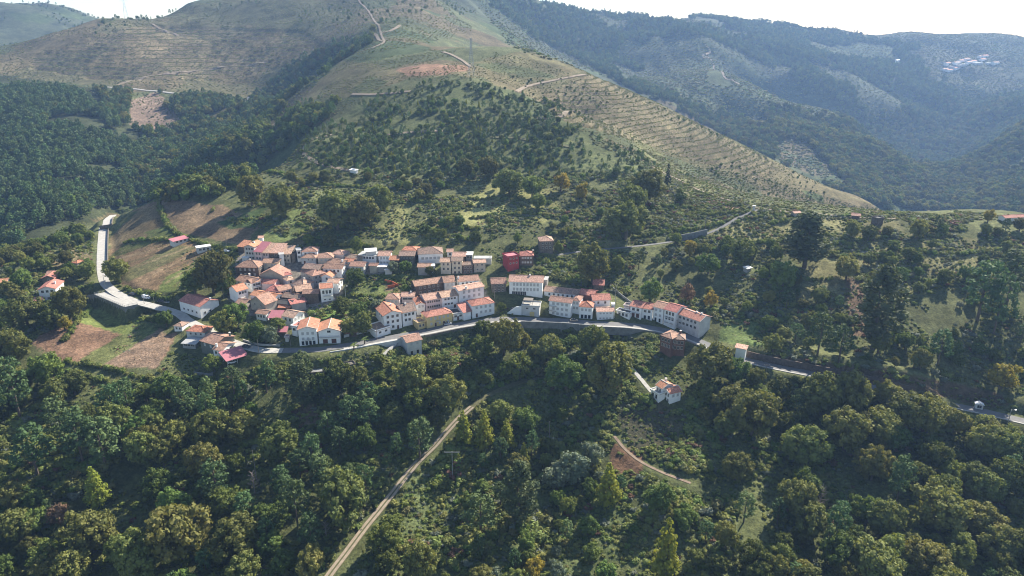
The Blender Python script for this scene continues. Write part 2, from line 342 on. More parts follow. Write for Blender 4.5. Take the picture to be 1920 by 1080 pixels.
# ---------------------------------------------------------------- materials
def mat(name, col, rough=0.9, var=0.25, scale=0.6, col2=None, bump=0.0, bscale=3.0, rand=0.0, attr=None, metal=0.0, spec=0.2, trans=0.0, big=None):
    m = bpy.data.materials.new(name); m.use_nodes = True
    n = m.node_tree.nodes; l = m.node_tree.links; b = n['Principled BSDF']
    b.inputs['Roughness'].default_value = rough; b.inputs['Metallic'].default_value = metal; b.inputs['Specular IOR Level'].default_value = spec
    tc = n.new('ShaderNodeTexCoord')
    ns = n.new('ShaderNodeTexNoise'); ns.inputs['Scale'].default_value = scale; ns.inputs['Detail'].default_value = 5; ns.inputs['Roughness'].default_value = 0.65
    l.new(tc.outputs['Object'], ns.inputs['Vector'])
    mr = n.new('ShaderNodeMapRange'); mr.inputs[1].default_value = 0.32; mr.inputs[2].default_value = 0.68
    l.new(ns.outputs['Fac'], mr.inputs[0])
    mx = n.new('ShaderNodeMix'); mx.data_type = 'RGBA'
    c2 = col2 if col2 else tuple(c * (1 - var) for c in col)
    mx.inputs[6].default_value = (*col, 1); mx.inputs[7].default_value = (*c2, 1)
    l.new(mr.outputs[0], mx.inputs[0]); out = mx.outputs[2]
    if attr:
        at = n.new('ShaderNodeAttribute'); at.attribute_name = attr
        m1 = n.new('ShaderNodeMix'); m1.data_type = 'RGBA'; m1.blend_type = 'MULTIPLY'; m1.inputs[0].default_value = 1
        l.new(at.outputs['Color'], m1.inputs[6]); l.new(out, m1.inputs[7]); out = m1.outputs[2]
    if rand or big:
        oi = n.new('ShaderNodeObjectInfo'); hs = n.new('ShaderNodeHueSaturation')
        m2 = n.new('ShaderNodeMapRange'); m2.inputs[3].default_value = 1 - rand; m2.inputs[4].default_value = 1 + rand
        l.new(oi.outputs['Random'], m2.inputs[0]); l.new(m2.outputs[0], hs.inputs['Value'])
        m3 = n.new('ShaderNodeMath'); m3.operation = 'MULTIPLY'; m3.inputs[1].default_value = 7.31; l.new(oi.outputs['Random'], m3.inputs[0])
        m4 = n.new('ShaderNodeMath'); m4.operation = 'FRACT'; l.new(m3.outputs[0], m4.inputs[0])
        m5 = n.new('ShaderNodeMapRange'); m5.inputs[3].default_value = 0.5 - 0.09 * rand; m5.inputs[4].default_value = 0.5 + 0.06 * rand
        l.new(m4.outputs[0], m5.inputs[0]); l.new(m5.outputs[0], hs.inputs['Hue'])
        l.new(out, hs.inputs['Color']); out = hs.outputs['Color']
    l.new(out, b.inputs['Base Color'])
    if bump:
        nb = n.new('ShaderNodeTexNoise'); nb.inputs['Scale'].default_value = bscale; nb.inputs['Detail'].default_value = 4
        l.new(tc.outputs['Object'], nb.inputs['Vector'])
        bp = n.new('ShaderNodeBump'); bp.inputs['Strength'].default_value = bump; bp.inputs['Distance'].default_value = 0.3
        l.new(nb.outputs['Fac'], bp.inputs['Height']); l.new(bp.outputs[0], b.inputs['Normal'])
    if trans:
        tr = n.new('ShaderNodeBsdfTranslucent'); ms = n.new('ShaderNodeMixShader'); ms.inputs[0].default_value = trans
        gm = n.new('ShaderNodeMix'); gm.data_type = 'RGBA'; gm.blend_type = 'MULTIPLY'; gm.inputs[0].default_value = 1; gm.inputs[7].default_value = (1.25, 1.2, 0.55, 1)
        l.new(out, gm.inputs[6]); l.new(gm.outputs[2], tr.inputs['Color'])
        l.new(b.outputs[0], ms.inputs[1]); l.new(tr.outputs[0], ms.inputs[2]); l.new(ms.outputs[0], n['Material Output'].inputs['Surface'])
    return m
def tilemat(name, col, col2):
    m = mat(name, col, 0.85, scale=0.45, col2=col2, spec=0.15, rand=.1)
    n = m.node_tree.nodes; l = m.node_tree.links; b = n['Principled BSDF']
    uv = n.new('ShaderNodeUVMap'); wv = n.new('ShaderNodeTexWave'); wv.inputs['Scale'].default_value = 0.75; wv.inputs['Distortion'].default_value = 0.4
    l.new(uv.outputs[0], wv.inputs['Vector'])
    nz = n.new('ShaderNodeTexNoise'); nz.inputs['Scale'].default_value = 2.2; nz.inputs['Detail'].default_value = 3
    mp = n.new('ShaderNodeMapping'); mp.inputs['Scale'].default_value = (1.0, 0.35, 1); l.new(uv.outputs[0], mp.inputs[0]); l.new(mp.outputs[0], nz.inputs['Vector'])
    mr = n.new('ShaderNodeMapRange'); mr.inputs[1].default_value = 0.3; mr.inputs[2].default_value = 0.7; mr.inputs[3].default_value = 0.5; mr.inputs[4].default_value = 1.25
    l.new(nz.outputs['Fac'], mr.inputs[0])
    src = b.inputs['Base Color'].links[0].from_socket
    mm = n.new('ShaderNodeVectorMath'); mm.operation = 'SCALE'; l.new(src, mm.inputs[0]); l.new(mr.outputs[0], mm.inputs['Scale']); l.new(mm.outputs[0], b.inputs['Base Color'])
    bp = n.new('ShaderNodeBump'); bp.inputs['Strength'].default_value = 0.5; bp.inputs['Distance'].default_value = 0.08
    l.new(wv.outputs['Fac'], bp.inputs['Height']); l.new(bp.outputs[0], b.inputs['Normal'])
    return m
M = {}
M['ground'] = mat('ground_cover', (1.25, 1.22, 1.15), 1.0, scale=0.35, col2=(0.62, 0.66, 0.66), bump=0.9, bscale=1.3, attr='cover', spec=0.05)
def ground_mat():
    m = M['ground']; n = m.node_tree.nodes; l = m.node_tree.links; b = n['Principled BSDF']; src = b.inputs['Base Color'].links[0].from_socket
    tc = n.new('ShaderNodeTexCoord'); f = None
    for sc, dt, lo, hi in ((.016, 6, .62, 1.35), (.07, 5, .68, 1.3), (.9, 3, .6, 1.35)):
        t = n.new('ShaderNodeTexNoise'); t.inputs['Scale'].default_value = sc; t.inputs['Detail'].default_value = dt; t.inputs['Roughness'].default_value = .7; l.new(tc.outputs['Object'], t.inputs['Vector'])
        r = n.new('ShaderNodeMapRange'); r.inputs[1].default_value = .32; r.inputs[2].default_value = .68; r.inputs[3].default_value = lo; r.inputs[4].default_value = hi; l.new(t.outputs['Fac'], r.inputs[0])
        if f is None: f = r.outputs[0]
        else:
            q = n.new('ShaderNodeMath'); q.operation = 'MULTIPLY'; l.new(f, q.inputs[0]); l.new(r.outputs[0], q.inputs[1]); f = q.outputs[0]
    v = n.new('ShaderNodeVectorMath'); v.operation = 'SCALE'; l.new(src, v.inputs[0]); l.new(f, v.inputs['Scale']); l.new(v.outputs[0], b.inputs['Base Color'])
ground_mat()
M['asphalt'] = mat('worn_asphalt', (.17, .165, .16), 0.9, 0.25, 0.3, bump=0.1)
M['concrete'] = mat('pale_concrete', (.42, .40, .36), 0.9, 0.28, 0.5, bump=0.1)
M['greywall'] = mat('grey_concrete_wall', (.25, .25, .24), 0.9, 0.45, 0.35, bump=0.3)
M['dirt'] = mat('dirt_track', (.36, .29, .215), 1.0, 0.3, 0.6, bump=0.4)
M['verge'] = mat('track_grass', (.13, .125, .06), 1.0, 0.35, 0.8, bump=0.5)
M['stone'] = mat('rubble_stone', (.20, .175, .145), 0.95, 0.55, 1.1, bump=0.8, bscale=2.2)
M['brown'] = mat('brown_stone', (.16, .125, .10), 0.95, 0.45, 0.9, bump=0.8, bscale=2.2)
M['brick'] = mat('red_brick', (.19, .105, .08), 0.95, 0.35, 1.2, bump=0.6, bscale=4)
M['white'] = mat('whitewash', (.82, .81, .78), 0.9, 0.14, 0.35)
M['greywhite'] = mat('weathered_whitewash', (.58, .57, .54), 0.9, 0.25, 0.3)
M['cream'] = mat('cream_render', (.62, .55, .42), 0.9, 0.15, 0.3)
M['yellow'] = mat('yellow_render', (.60, .47, .22), 0.9, 0.12, 0.3)
M['pink'] = mat('pink_render', (.68, .56, .52), 0.9, 0.12, 0.3)
M['beige'] = mat('beige_render', (.45, .40, .33), 0.9, 0.3, 0.4)
M['grey'] = mat('grey_render', (.34, .33, .31), 0.9, 0.25, 0.4)
M['darkgrey'] = mat('dark_render', (.14, .15, .13), 0.9, 0.2, 0.4)
M['red'] = mat('red_render', (.30, .05, .055), 0.9, 0.2, 0.4)
M['orange'] = tilemat('orange_tiles', (.54, .245, .145), (.43, .205, .13))
M['terra'] = tilemat('old_terracotta', (.44, .255, .175), (.30, .19, .14))
M['pale'] = tilemat('pale_tiles', (.56, .36, .255), (.43, .27, .195))
M['oldtile'] = tilemat('mossy_tiles', (.35, .235, .175), (.25, .19, .145))
M['redtile'] = tilemat('red_tiles', (.48, .20, .15), (.38, .175, .135))
M['crimson'] = mat('crimson_sheet', (.42, .16, .18), 0.7, 0.2, 0.5)
M['whiteroof'] = mat('white_sheet', (.72, .71, .68), 0.7, 0.1, 0.4)
M['greyroof'] = mat('grey_sheet', (.38, .38, .37), 0.8, 0.2, 0.4)
M['darkroof'] = mat('dark_slab', (.10, .095, .09), 0.9, 0.2, 0.4)
M['trim'] = mat('pale_trim', (.52, .49, .44), 0.9, 0.1, 0.6)
M['glass'] = mat('window_glass', (.025, .03, .036), 0.12, 0.2, 0.5, spec=0.5)
M['shutter'] = mat('grey_shutter', (.42, .42, .41), 0.7, 0.1, 0.5)
M['door'] = mat('brown_door', (.12, .055, .04), 0.7, 0.2, 1)
M['bark'] = mat('bark', (.14, .11, .085), 1.0, 0.4, 2.0, bump=0.5)
M['metal'] = mat('galvanised_steel', (.40, .41, .42), 0.5, 0.1, 1, metal=0.6)
M['wood'] = mat('pole_wood', (.22, .19, .16), 0.9, 0.3, 2)
M['tyre'] = mat('tyre', (.02, .02, .02), 0.9, 0.1, 1)
M['paintw'] = mat('white_paint', (.75, .75, .74), 0.35, 0.04, 0.5, spec=0.5)
M['paints'] = mat('silver_paint', (.45, .46, .48), 0.3, 0.04, 0.5, metal=0.5, spec=0.5)
M['paintd'] = mat('dark_paint', (.05, .055, .07), 0.3, 0.05, 0.5, spec=0.5)
M['paintr'] = mat('tan_paint', (.40, .30, .20), 0.35, 0.05, 0.5, spec=0.5)
M['netting'] = mat('orange_netting', (.55, .14, .06), 0.9, 0.3, 2)

# ---------------------------------------------------------------- object helpers
COL = SC.collection
def tag(o, label=None, cat=None, group=None, kind=None):
    if label: o['label'] = label
    if cat: o['category'] = cat
    if group: o['group'] = group
    if kind: o['kind'] = kind
    return o
def link(name, me, parent=None, loc=(0, 0, 0), rz=0.0):
    o = bpy.data.objects.new(name, me); COL.objects.link(o)
    o.location = loc; o.rotation_euler = (0, 0, rz)
    if parent: o.parent = parent
    return o
def empty(name, loc, rz=0.0):
    o = link(name, None, None, loc, rz); o.empty_display_size = 0.5; return o
class MB:
    def __init__(s): s.v = []; s.f = []; s.m = []; s.uv = []
    def face(s, pts, mi=0, uv=None):
        b = len(s.v); s.v += [tuple(p) for p in pts]; s.f.append(tuple(range(b, b + len(pts)))); s.m.append(mi)
        s.uv += uv if uv else [(p[0], p[1]) for p in pts]
    def box(s, x0, x1, y0, y1, z0, z1, mi=0):
        c = [(x0, y0, z0), (x1, y0, z0), (x1, y1, z0), (x0, y1, z0), (x0, y0, z1), (x1, y0, z1), (x1, y1, z1), (x0, y1, z1)]
        for q in ((3, 2, 1, 0), (4, 5, 6, 7), (0, 1, 5, 4), (1, 2, 6, 5), (2, 3, 7, 6), (3, 0, 4, 7)): s.face([c[k] for k in q], mi)
    def slab(s, quad, t, mi=0):
        """a thick sheet: quad is given counter-clockwise from above, UV along the eave and up the slope"""
        q = [Vector(p) for p in quad]; n_ = len(q); nn = (q[1] - q[0]).cross(q[-1] - q[0]).normalized()
        e = (q[1] - q[0]).normalized(); up = nn.cross(e)
        uv = [((p - q[0]).dot(e), (p - q[0]).dot(up)) for p in q]
        s.face(q, mi, uv); lo = [p - nn * t for p in q]
        s.face(lo[::-1], mi)
        for k in range(n_): s.face([q[(k + 1) % n_], q[k], lo[k], lo[(k + 1) % n_]], mi)
    def tube(s, a, b, r0, r1, n=6, mi=0):
        a = Vector(a); b = Vector(b); d = (b - a).normalized(); o_ = d.orthogonal().normalized(); p = d.cross(o_)
        A_ = [a + (o_ * math.cos(6.2832 * k / n) + p * math.sin(6.2832 * k / n)) * r0 for k in range(n)]
        B_ = [b + (o_ * math.cos(6.2832 * k / n) + p * math.sin(6.2832 * k / n)) * r1 for k in range(n)]
        for k in range(n): s.face([A_[k], A_[(k + 1) % n], B_[(k + 1) % n], B_[k]], mi)
        s.face(B_, mi); s.face(A_[::-1], mi)
    def mesh(s, name, mats):
        me = bpy.data.meshes.new(name); me.from_pydata(s.v, [], s.f)
        for m_ in (mats if isinstance(mats, (list, tuple)) else [mats]): me.materials.append(m_)
        me.polygons.foreach_set('material_index', s.m)
        ul = me.uv_layers.new(name='UVMap'); ul.data.foreach_set('uv', [c for p in s.uv for c in p]); me.update(); return me
    def build(s, name, mats, parent=None, loc=(0, 0, 0), rz=0.0): return link(name, s.mesh(name, mats), parent, loc, rz)

# ---------------------------------------------------------------- the ground sheet
def sheet(name, X_, Y_, Z_, m_, attr=None):
    nr, nc = Z_.shape; idx = np.arange(nr * nc).reshape(nr, nc)
    f = np.stack([idx[:-1, :-1], idx[:-1, 1:], idx[1:, 1:], idx[1:, :-1]], -1).reshape(-1, 4)
    me = bpy.data.meshes.new(name); me.vertices.add(nr * nc); me.vertices.foreach_set('co', np.stack([X_, Y_, Z_], -1).ravel())
    nf = len(f); me.loops.add(nf * 4); me.loops.foreach_set('vertex_index', f.ravel().astype(np.int32))
    me.polygons.add(nf); me.polygons.foreach_set('loop_start', np.arange(0, nf * 4, 4, dtype=np.int32))
    me.update(calc_edges=True); me.polygons.foreach_set('use_smooth', np.ones(nf, bool))
    if attr is not None:
        a = me.attributes.new('cover', 'FLOAT_COLOR', 'POINT'); a.data.foreach_set('color', np.c_[attr.reshape(-1, 3), np.ones(nr * nc)].ravel())
    me.materials.append(m_); me.validate(); return link(name, me)
# bare soil shows on the risers of the planted benches, scrub on the treads
bm_ = BENCHM[..., None] * np.where((BENCHF > 0.6), 1.0, 0.0)[..., None]
COVER = COVER * (1 - 0.65 * bm_) + np.array((.21, .165, .10)) * 0.65 * bm_
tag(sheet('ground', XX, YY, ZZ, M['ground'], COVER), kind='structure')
FARB = np.array([[-9000, 9000], [-9000, 9000]], float)

def strip(name, pl, w0, m_, dz=0.06, off=0.0, drape=False, n=5, skirt=0.5):
    """a carriageway: a thick ribbon along the line, offset sideways (+ = right of travel)"""
    d = np.gradient(pl[:, :2], axis=0); d /= np.linalg.norm(d, axis=1)[:, None] + 1e-9
    r = np.stack([d[:, 1], -d[:, 0]], 1)
    cols = []
    jit = fbm(pl[:, 0], pl[:, 1], 9, 2, 91) * (0.25 if drape or skirt < .4 else 0.05) * w0
    for k in range(n):
        t = (k / (n - 1) - 0.5) * w0
        p = pl[:, :2] + r * (off + t + jit * (abs(t) / w0))[:, None]
        z = H(p[:, 0], p[:, 1]) + dz if drape else pl[:, 2] + dz
        cols.append(np.c_[p, z])
    lo0 = cols[0] - (0, 0, skirt); lo1 = cols[-1] - (0, 0, skirt)
    g = np.stack([lo0] + cols + [lo1], 1)
    o = sheet(name, g[..., 0], g[..., 1], g[..., 2], m_)
    o.data.polygons.foreach_set('use_smooth', np.zeros(len(o.data.polygons), bool))
    return tag(o, kind='structure')
strip('road', MAIN, 5.4, M['asphalt'], 0.05)
strip('road', ROADS['upper']['pl'], 5.4, M['concrete'], 0.07)  # asphalt made as pale as concrete: its sunlight is put into the colour
strip('lane', ROADS['lane']['pl'], 2.4, M['asphalt'], 0.05)
strip('pavement', stretch(MAIN, 640, 1335), 1.7, M['concrete'], 0.18, 3.6)
strip('pavement', stretch(MAIN, 1400, 1950), 0.8, M['concrete'], 0.16, 3.1)
strip('dirt_track', ROADS['track']['pl'], 3.2, M['verge'], 0.05, skirt=.3)
TRK = stretch(ROADS['track']['pl'], 0, 890)
for s_ in (-0.85, 0.85): strip('wheel_rut', TRK, 1.05, M['dirt'], 0.10, s_, skirt=.3)
strip('dirt_path', ROADS['path']['pl'], 1.4, mat('trodden_earth', (.24, .18, .13), 1.0, .4, .7, bump=.4), 0.06, skirt=.3)
strip('driveway', ROADS['drive']['pl'], 2.1, M['concrete'], 0.06)
strip('dirt_path', ROADS['spur']['pl'], 2.2, M['concrete'], 0.06, skirt=.3)
HILLD = mat('hill_earth', (.27, .215, .155), 1.0, .35, .2)
ASPH2 = mat('sunlit_road', (.36, .34, .31), 0.9, 0.15, 0.2)  # asphalt lightened, sunshine painted into the base colour
for nm, pix, w_, m_ in (
    ('dirt_road', [(968, 172), (985, 164), (1010, 157), (1040, 151), (1070, 145), (1098, 141)], 3.8, 'dirt'),
    ('dirt_road', [(622, 253), (600, 257), (582, 264), (571, 275), (571, 289), (585, 300), (612, 311), (640, 317), (662, 321)], 4, 'dirt'),
    ('dirt_road', [(1064, 209), (1055, 216), (1030, 222), (1000, 224)], 5, 'dirt'),
    ('dirt_road', [(676, 98), (698, 90), (720, 79), (714, 62), (707, 45), (690, 20), (672, 0)], 3.5, 'dirt'),
    ('dirt_road', [(690, 64), (705, 66), (716, 78)], 5, 'dirt'), ('dirt_road', [(712, 62), (730, 59), (750, 48)], 5, 'dirt'),
    ('paved_road', [(182, 163), (230, 166), (290, 171), (350, 177), (410, 181), (440, 183)], 5, 'x'),
    ('paved_road', [(470, 184), (466, 190), (460, 197), (456, 205)], 9, 'x'),
    ('dirt_road', [(220, 160), (270, 145), (330, 137), (400, 130), (470, 123), (500, 117)], 5, 'dirt'),
    ('dirt_road', [(285, 45), (310, 57), (345, 70)], 5, 'dirt'),
    ('dirt_road', [(830, 98), (850, 105), (870, 116), (882, 126)], 5, 'dirt'),
    ('dirt_road', [(1322, 84), (1331, 97), (1318, 107), (1338, 123), (1355, 137), (1372, 150), (1386, 158)], 7, 'dirt'),
    ('dirt_road', [(660, 177), (690, 178), (730, 176), (770, 172)], 4, 'dirt'),
    ('dirt_road', [(708, 255), (760, 250), (830, 247)], 3.5, 'dirt'), ('dirt_road', [(920, 258), (980, 262), (1040, 271), (1075, 278)], 3.5, 'verge'),
    ('dirt_road', [(1200, 297), (1212, 306), (1245, 325), (1300, 352), (1360, 374), (1420, 391)], 2.5, 'dirt'),
    ('dirt_road', [(1420, 391), (1460, 396), (1510, 400), (1560, 404), (1620, 409), (1680, 411)], 2.2, 'dirt')):
    pl = line(pix, 3, 6)
    strip(nm, pl, w_ * .8, {'dirt': HILLD, 'verge': M['verge'], 'x': ASPH2}[m_], 0.7 if pl[:, 1].mean() > 560 else 0.35, drape=True, n=3, skirt=1.2)

# ---------------------------------------------------------------- walls along the roads
def ribbon(name, pl, off, up, down, t, m_, label, cat='wall', post=0, parent=None):
    d = np.gradient(pl[:, :2], axis=0); d /= np.linalg.norm(d, axis=1)[:, None] + 1e-9
    r = np.stack([d[:, 1], -d[:, 0]], 1)
    a = pl[:, :2] + r * off; b = pl[:, :2] + r * (off + t)
    zt = pl[:, 2] + up; zb = pl[:, 2] - down
    g = np.stack([np.c_[a, zb], np.c_[a, zt], np.c_[b, zt], np.c_[b, zb]], 1)
    o = sheet(name, g[..., 0], g[..., 1], g[..., 2], m_); o.data.polygons.foreach_set('use_smooth', np.zeros(len(o.data.polygons), bool))
    tag(o, label, cat)
    if post:
        for k in range(0, len(pl), post):
            mb = MB(); an = math.atan2(d[k, 1], d[k, 0])
            mb.box(-0.3, 0.3, -0.2, 0.2, zb[k], zt[k] + 0.02)
            mb.build('buttress', m_, o, (*(pl[k, :2] + r[k] * (off + t + 0.1)), 0), an)
    return o
ribbon('retaining_wall', WALL_A, 4.5, 0.1, 6.5, 0.5, M['stone'], 'dark rubble wall holding up the street below the yellow house')
ribbon('retaining_wall', WALL_B, 4.5, 0.9, 8.5, 0.6, M['greywall'], 'long grey concrete wall with buttresses under the middle of the street', post=5)
ribbon('retaining_wall', stretch(MAIN, 1125, 1330), 4.5, 0.4, 4.0, 0.4, M['greywall'], 'low parapet painted shade-grey along the street opposite the white terraced row')  # parapet darkened to grey, the shade on it is painted in
ribbon('retaining_wall', stretch(MAIN, 610, 790), 4.5, 0.35, 3.0, 0.4, M['greywhite'], 'low white parapet along the street below the two gabled white houses')
ribbon('retaining_wall', WALL_C, -3.7, 3.2, 2, 0.5, M['brown'], 'long brown cut wall above the road right of the white tower')
ribbon('road_wall', ROADS['upper']['pl'][60:130], -3.6, 1.3, 2, 0.4, M['stone'], 'stone wall holding the big dry field above the parking deck road')
ribbon('road_wall', line([(455, 640), (485, 648), (525, 650)], 3), -0.5, 1.0, 2, 0.4, M['concrete'], 'pale low wall along the street beside the crimson carport house')
ribbon('field_wall', line([(1268, 452), (1295, 447), (1325, 440)], 3), 0, 3.6, 1, 0.5, M['greywall'], 'grey concrete wall beside the lane on the upper right slope')
ribbon('field_wall', line([(365, 703), (390, 706), (400, 704)], 2), 0, 1.8, 3, 0.4, M['greywall'], 'short grey wall at the foot of the bank left of the crimson carport', 'wall')
ribbon('garden_wall', line([(645, 632), (690, 622), (720, 614)], 3), 0, 1.2, 2, 0.35, M['greywhite'], 'white garden wall left of the big white house on the street')
ribbon('field_wall', line([(905, 500), (885, 508), (870, 512)], 3), 0, 2.5, 2, 0.4, M['greywhite'], 'whitish wall climbing beside the small grey house near the red house')
ribbon('stair_wall', line([(1145, 538), (1165, 555), (1185, 570)], 3), 0, 1.2, 1, 0.4, M['greywall'], 'thin pale wall running down the slope to the terraced row')

# parking deck with railing
root = empty('parking_deck', (cxy[0], cxy[1], PARK[0, 2])); tag(root, 'pale concrete parking deck on a tall wall beside the upper road', 'parking deck')
mb = MB(); q = [Vector((p[0] - cxy[0], p[1] - cxy[1], 0)) for p in PARK]
mb.slab(q[::-1] if (q[1] - q[0]).cross(q[2] - q[0]).z < 0 else q, 0.3); mb.build('deck_slab', M['concrete'], root)
for (a, b), hgt in (((0, 3), 6.5), ((3, 2), 5.5), ((0, 1), 2.0)):
    d = (q[b] - q[a]); L = d.length; an = math.atan2(d.y, d.x)
    mb = MB(); mb.box(-0.2, L + 0.2, -0.25, 0.25, -hgt, 0.1); mb.build('deck_wall', M['greywall'], root, tuple(q[a]), an)
    mb = MB(); mb.box(0, L, -0.04, 0.04, 1.0, 1.08); mb.box(0, L, -0.03, 0.03, 0.55, 0.6); mb.build('handrail', M['metal'], root, tuple(q[a]), an)
    n = int(L / 2)
    pm = None
    for k in range(n + 1):
        if pm is None:
            mb = MB(); mb.box(-0.05, 0.05, -0.05, 0.05, 0.1, 1.08); pm = mb.mesh('railing_post', M['metal'])
        link('railing_post', pm, root, tuple(q[a] + d * (k / n)), an)
sw = line([(160, 556), (168, 556), (177, 554)], 1); ribbon('wing_wall', sw, 0, 1.0, 6, 0.4, M['greywall'], 'short grey wing wall at the left end of the parking deck')
# ---------------------------------------------------------------- houses
WIN = {}
def window_meshes(w_, h_, style):
    k = (w_, h_, style)
    if k not in WIN:
        a = MB(); t = 0.10
        for bx in ((-w_ / 2 - t, w_ / 2 + t, -0.09, 0.0, -t, 0), (-w_ / 2 - t, w_ / 2 + t, -0.07, 0.0, h_, h_ + t), (-w_ / 2 - t, -w_ / 2, -0.07, 0.0, 0, h_), (w_ / 2, w_ / 2 + t, -0.07, 0.0, 0, h_)): a.box(*bx)
        if style == 'glass' and w_ < 2 and h_ < 1.9: a.box(-0.035, 0.035, -0.05, 0.0, 0, h_)
        b = MB(); b.box(-w_ / 2, w_ / 2, -0.03, 0.0, 0, h_)
        WIN[k] = (a.mesh('window_frame', M['trim']), b.mesh('window_pane', M[{'glass': 'glass', 'shut': 'shutter', 'door': 'door', 'gdoor': 'glass'}[style]]))
    return WIN[k]
def openings(root, L, h, org, rz, cols, floors, style='glass', w_=1.0, hh=1.25, z0=None, doors=(), m0=0.09, m1=0.09, top=0.75):
    """a grid of windows on one wall; `doors` lists the ground floor columns that are doors"""
    for f in range(floors):
        zb = h - top - hh - f * 2.75 if z0 is None else z0
        if zb < 0.2 and not (f == floors - 1 and doors): zb = 0.2
        for c in range(cols):
            x = L * (m0 + (1 - m0 - m1) * ((c + 0.5) / cols))
            isd = (f == floors - 1 and c in doors)
            fr, pn = window_meshes(1.0 if isd else w_, 2.1 if isd else hh, 'door' if isd else style)
            lx, ly = x * math.cos(rz), x * math.sin(rz)
            o = link('door' if isd else 'window', fr, root, (org[0] + lx, org[1] + ly, 0.05 if isd else zb), rz)
            link('door_panel' if isd else 'pane', pn, o)
HROOT = {}
def house(label, el, er, h, d, roof='gable', wall='white', rc='terra', pitch=0.40, win=None, winr=None, winl=None, name='house', cat='house', chim=(), ov=0.35, group=None, wallr=None, found=5.0, verge=False, ins=0.25, balcony=False, zoff=0.0, wdoor=None):
    """el / er: photo pixels of the two ends of the eave that faces the lens; h: eave height over the ground, d: depth in metres"""
    p = spot((el[0] + er[0]) / 2, (el[1] + er[1]) / 2, h); ze = p[2] + h + zoff
    def onz(px, py):
        dx, dz = ray(px, py); Y = (ze - CAMZ) / dz; return Vector((dx * Y, Y, ze))
    a, b = onz(*el), onz(*er); u = b - a; L = u.length; an = math.atan2(u.y, u.x)
    root = empty(name, (a.x, a.y, ze - h), an); tag(root, label, cat, group)
    i = ins; W0, W1, D0, D1 = i, L - i, i, d - i
    mb = MB()
    if roof in ('gable', 'hip', 'flat', 'shed', 'gfront'): mb.box(W0, W1, D0, D1, -found, h)
    rise = 0
    if roof == 'gable':
        rise = pitch * d / 2; y = d / 2
        for x0, x1 in ((W0, W0 + 0.02), (W1 - 0.02, W1)):
            c = [(x0, D0, h), (x1, D0, h), (x1, D1, h), (x0, D1, h), (x0, y, h + rise - 0.1), (x1, y, h + rise - 0.1)]
            mb.face([c[k] for k in (0, 3, 4)] if x0 == W0 else [c[k] for k in (1, 5, 2)][::-1][::-1])
    if roof == 'gfront':
        rise = pitch * L / 2; x = L / 2
        mb.face([(W0, D0, h), (W1, D0, h), (x, D0, h + rise - 0.1)]); mb.face([(W1, D1, h), (W0, D1, h), (x, D1, h + rise - 0.1)])
    if roof == 'shed':
        rise = pitch * d
        mb.face([(W0, D1, h), (W0, D0, h), (W0, D1, h + rise)]); mb.face([(W1, D0, h), (W1, D1, h), (W1, D1, h + rise)]); mb.face([(W1, D1, h), (W0, D1, h), (W0, D1, h + rise), (W1, D1, h + rise)])
    wm = M[wall]
    mb.build('wall', wm, root)
    rb = MB(); o = ov; t = 0.16
    if roof == 'gable':
        dz = pitch * o; y = d / 2
        rb.slab([(-o, -o * .3, h - dz * .3 + .05), (L + o, -o * .3, h - dz * .3 + .05), (L + o, y, h + rise + .05), (-o, y, h + rise + .05)], t)
        rb.slab([(L + o, d + o, h - dz + .05), (-o, d + o, h - dz + .05), (-o, y, h + rise + .05), (L + o, y, h + rise + .05)], t)
        rg = MB(); rg.box(-o - .02, L + o + .02, y - .16, y + .16, h + rise - .02, h + rise + .14)
        if verge:
            for x in (-o - .03, L + o - .15):
                for (y0, z0, y1, z1) in ((-o * .3, h - dz * .3, y, h + rise), (d + o, h - dz, y, h + rise)):
                    rg.slab([(x, y0, z0 + .14), (x + .2, y0, z0 + .14), (x + .2, y1, z1 + .14), (x, y1, z1 + .14)], .12)
    elif roof == 'gfront':
        dz = pitch * o; x = L / 2
        rb.slab([(-o, d + o, h - dz + .05), (-o, -o, h - dz + .05), (x, -o, h + rise + .05), (x, d + o, h + rise + .05)], t)
        rb.slab([(L + o, -o, h - dz + .05), (L + o, d + o, h - dz + .05), (x, d + o, h + rise + .05), (x, -o, h + rise + .05)], t)
        rg = MB(); rg.box(x - .16, x + .16, -o - .02, d + o + .02, h + rise - .02, h + rise + .14)
        if verge:
            for (x0, z0, x1, z1) in ((-o, h - dz, x, h + rise), (L + o, h - dz, x, h + rise)):
                rg.slab([(x0, -o - .03, z0 + .14), (x1, -o - .03, z1 + .14), (x1, -o + .2, z1 + .14), (x0, -o + .2, z0 + .14)], .12)
    elif roof == 'hip':
        m_ = min(L, d) / 2; rise = pitch * m_; z1 = h + rise + .05; z0 = h + .05 - pitch * o * .3; o2 = o * .3
        if L >= d: r0, r1 = (m_, d / 2, z1), (L - m_, d / 2, z1)
        else: r0, r1 = (L / 2, m_, z1), (L / 2, d - m_, z1)
        A_, B_, C_, D_ = (-o2, -o2, z0), (L + o2, -o2, z0), (L + o2, d + o2, z0), (-o2, d + o2, z0)
        if L >= d: qs = ((A_, B_, r1, r0), (B_, C_, r1), (C_, D_, r0, r1), (D_, A_, r0))
        else: qs = ((A_, B_, r0), (B_, C_, r1, r0), (C_, D_, r1), (D_, A_, r0, r1))
        for q_ in qs: rb.slab(q_, t)
        rg = MB()
        for c_, r_ in ((A_, r0), (B_, r1 if L >= d else r0), (C_, r1), (D_, r0 if L >= d else r1)): rg.tube((c_[0], c_[1], c_[2] + .02), (r_[0], r_[1], r_[2] + .02), .13, .13, 5)
        if (Vector(r0) - Vector(r1)).length > .3: rg.tube((r0[0], r0[1], r0[2] + .02), (r1[0], r1[1], r1[2] + .02), .13, .13, 5)
    elif roof == 'shed':
